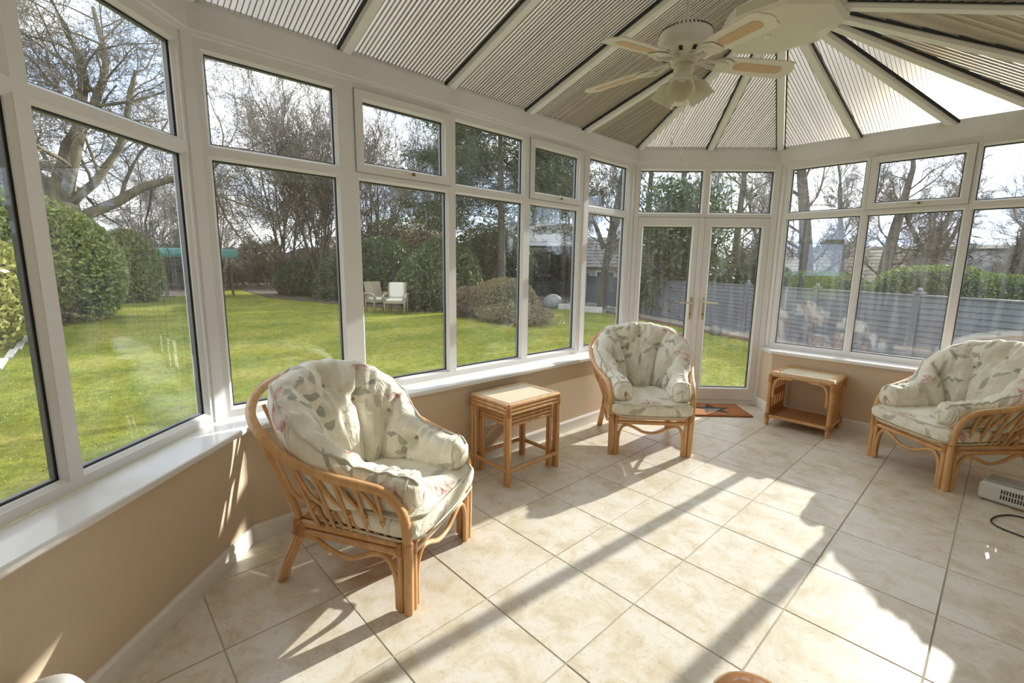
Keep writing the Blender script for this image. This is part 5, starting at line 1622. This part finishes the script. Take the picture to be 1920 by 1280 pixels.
# ------------------------------------------------------------------ neighbouring house
hp_ = polar(-43.0, 27.5)
hs = empty('neighbour_house', (hp_.x, hp_.y, GZ), radians(43), label='brick neighbouring house with a white window, partly hidden behind the conifer', cat='house')
m = MB(); m.box((0, 2.0, 1.55), (3.6, 4, 3.1)); wl = m.build('brick_wall', M_BRICK, hs)
m = MB()
for k in range(12):
    for j in range(18):
        m.box((-1.8+.1+j*.2+(.1 if k % 2 else 0)*.9, -.012, .06+k*.075*1.0), (.185, .03, .06))
m.build('brick_course', M_BRICK, wl, kind='stuff')
m = MB(); ring(m, -1.0, .35, 1.15, 2.75, .11, -.05, .02); m.box((-.325, -.015, 2.05), (1.2, .06, .07)); m.box((-.30, -.015, 1.6), (.07, .06, .85)); m.box((-.325, -.06, 1.13), (1.55, .14, .06))
wf = m.build('window', M_UPVC, hs)
m = MB(); m.box((-.325, .0, 1.95), (1.2, .02, 1.5)); m.build('pane', M_DARKGL, wf)
m = MB()
m.extrude([(-2.2, -.5, 3.05), (-2.2, 2.0, 4.3), (-2.2, 4.5, 3.05), (-2.2, 4.5, 2.95), (-2.2, -.5, 2.95)], (4.4, 0, 0)); rf = m.build('roof', M_ROOFT, hs)
m = MB(); m.box((0, -.5, 2.92), (4.4, .05, .2)); m.build('fascia', M_UPVC, hs)
# outbuilding with tiled roof right of it
op_ = polar(-35.6, 24)
ob = empty('outbuilding', (op_.x, op_.y, GZ), radians(36), label='rendered outbuilding with a grey tiled roof left of the doors', cat='building')
m = MB(); m.box((0, 1.2, .85), (2.6, 2.4, 1.7)); m.build('wall', M_KERB, ob)
rf = MB(); rf.extrude([(-1.6, -.35, 1.62), (-1.6, 1.2, 3.15), (-1.6, 2.75, 1.62), (-1.6, 1.2, 2.95)], (3.2, 0, 0)); rfo = rf.build('roof', M_ROOFT, ob)
m = MB()
for k in range(9):
    t = k/9; y = -.38+1.55*t; z = 1.64+1.53*t
    for j in range(12):
        m.box((-1.6+.135+j*.266, y+.10, z+.115), (.255, .27, .025), Matrix.Rotation(radians(40), 3, 'X'))
m.build('roof_tile', M_ROOFT, rfo, kind='stuff')
m = MB(); ring(m, -.5, .45, .75, 1.5, .07, -.05, .02); w = m.build('window', M_UPVC, ob)
m = MB(); m.box((-.02, 0, 1.12), (.85, .02, .65)); m.build('pane', M_DARKGL, w)
# long tiled roof seen over the hedge on the right
bp_ = polar(-9.5, 24)
bg_ = empty('bungalow', (bp_.x, bp_.y, GZ), radians(8), label='low bungalow with long pale roof courses beyond the hedge on the right', cat='house')
m = MB(); m.box((1.0, 3.0, .55), (9.6, 5.0, 1.1)); m.build('wall', M_BRICK, bg_)
rf = MB(); rf.extrude([(-4.0, 0, 1.0), (-4.0, 3.2, 2.72), (-4.0, 6.4, 1.0)], (10.0, 0, 0)); rfo = rf.build('roof', M_ROOFT, bg_)
for k in range(11):
    t = k/11
    m = MB(); m.box((-1.45 if k < 10 else 1.0, -.06+3.2*t+.14, 1.02+1.72*t+.10), (5.1 if k < 10 else 10.0, .33, .03), Matrix.Rotation(radians(24), 3, 'X'))
    m.build('roof_course', M_ROOFW, rfo)

# ------------------------------------------------------------------ garden furniture and stones
sp_ = polar(-80.6, 27.5)
sw = empty('swing_seat', (sp_.x, sp_.y, GZ), radians(80), label='garden swing seat with a green canopy at the end of the lawn', cat='swing seat')
m = MB()
prof = [(-.75, 1.88), (-.70, 2.02), (-.45, 2.22), (0, 2.30), (.45, 2.22), (.70, 2.02), (.75, 1.88), (.72, 1.88), (.66, 2.0), (.43, 2.18), (0, 2.26), (-.43, 2.18), (-.66, 2.0), (-.72, 1.88)]
m.extrude([(-1.65, y, z) for y, z in prof], (3.3, 0, 0)); m.build('canopy', M_TARP, sw)
for sx in (-1, 1):
    m = MB(); m.tube([(sx*1.35, -.7, 0), (sx*1.3, 0, 1.95), (sx*1.35, .7, 0)], .035, 6); m.build('post', M_GFRAME, sw)
m = MB(); m.tube([(-1.35, 0, 1.95), (1.35, 0, 1.95)], .035, 6); m.build('crossbar', M_GFRAME, sw)
m = MB(); m.box((0, -.05, .52), (2.2, .55, .08)); m.box((0, .27, .85), (2.2, .08, .6), Matrix.Rotation(radians(-14), 3, 'X')); st_ = m.build('bench', M_GFRAME, sw)
for sx in (-1, 1):
    m = MB(); m.tube([(sx*1.05, 0, .5), (sx*1.1, 0, 1.95)], .018, 5); m.build('hanger', M_GFRAME, sw)
def gchair(az, d, rz, label, cush):
    p = polar(az, d)
    root = empty('garden_chair', (p.x, p.y, GZ+.03), rz, label=label, cat='garden chair', group='pair of garden chairs in front of the shrubs')
    m = MB(); m.rbox((0, 0, .36), (.66, .60, .07), .02); m.build('seat', M_OLDWOOD, root)
    m = MB(); m.rbox((0, .30, .70), (.64, .07, .68), .02, Matrix.Rotation(radians(-16), 3, 'X')); m.build('backrest', M_OLDWOOD, root)
    for sx in (-1, 1):
        m = MB(); m.tube(catmull([(sx*.36, -.34, .50), (sx*.36, -.28, .60), (sx*.36, 0, .63), (sx*.36, .34, .62)], 10), .045, 7); m.build('armrest', M_OLDWOOD, root, True)
        for sy in (-1, 1):
            m = MB(); m.tube([(sx*.33, sy*.27, 0), (sx*.34, sy*.28, .58)], .032, 6); m.build('leg', M_OLDWOOD, root, True)
    m = MB(); m.rbox((0, -.02, .44), (.58, .54, .11), .04); m.build('seat_cushion', M_CREAM, root)
    if cush:
        m = MB(); m.rbox((0, .23, .76), (.52, .12, .56), .05, Matrix.Rotation(radians(-16), 3, 'X')); m.build('back_cushion', M_CREAM, root)
gchair(-62.9, 17.0, radians(95), 'garden chair turned sideways, left of the pair before the dark shrubs', False)
gchair(-60.9, 16.4, radians(50), 'garden chair with a cream back cushion, right of the pair before the dark shrubs', True)
def boulder(name, label, p, r3, seed, m_):
    bm = bmesh.new(); bmesh.ops.create_icosphere(bm, subdivisions=3, radius=1)
    q = random.Random(seed); dirs = [Vector((q.gauss(0, 1), q.gauss(0, 1), q.gauss(0, 1))).normalized() for _ in range(8)]; am = [q.uniform(-.16, .16) for _ in range(8)]
    for v in bm.verts:
        s_ = 1+sum(a*max(0, v.co.dot(d))**2 for a, d in zip(am, dirs)); v.co = Vector((v.co.x*r3[0], v.co.y*r3[1], v.co.z*r3[2]))*s_
    me = bpy.data.meshes.new(name); bm.to_mesh(me); bm.free(); me.materials.append(m_)
    me.polygons.foreach_set('use_smooth', [True]*len(me.polygons))
    o = bpy.data.objects.new(name, me); COL.objects.link(o); o.location = p; return tag(o, label=label, cat='stone')
boulder('boulder', 'smooth grey boulder on the gravel before the fence', polar(-41.8, 19.5, GZ+.22), (.42, .3, .32), 3, M_STONE)
boulder('boulder', 'small rounded stone by the fence, seen in the right door', polar(-22.9, 12.9, GZ+.10), (.15, .15, .15), 5, M_STONED)
for i, (az, d, w) in enumerate(((-39.6, 18.6, 1.0), (-37.2, 17.6, .9))):
    p = polar(az, d)
    m = MB(); m.rbox((0, 0, .09), (w, .25, .22), .02); o = m.build('kerb_stone', M_KERB, None); o.location = p; o.rotation_euler = (0, 0, radians(28))
    tag(o, label=('pale kerb stone at the lawn edge, left of the pair', 'pale kerb stone at the lawn edge, right of the pair, near the doors')[i], cat='kerb', group='kerb stones at the lawn edge')
# edging kerb between lawn and gravel
eg = empty('lawn_edging', (0, 0, 0), label='thin dark kerb between the lawn and the gravel strip', cat='edging')
ep = [Vector((-9.2, 13.15, GZ+.03)), Vector((-7.2, 12.25, GZ+.03)), Vector((-3.2, 10.3, GZ+.03)), Vector((-1.2, 9.05, GZ+.03)), Vector((1.6, 7.65, GZ+.03))]
for a, b in zip(ep, ep[1:]):
    m = MB(); m.bar(a, b, .07, .10); m.build('edging_board', M_BRICK, eg)
# narrow paved path at the left, along the hedge foot
pa = empty('stepping_path', (0, 0, 0), label='narrow pale paving strip in the lawn at the left', cat='path')
for k in range(7):
    c = Vector((-9.0-1.05*k, -2.22+.045*k, GZ+.012))
    m = MB(); m.rbox((0, 0, 0), (1.0, .11, .04), .01); o = m.build('paving_slab', M_KERB, pa); o.location = c
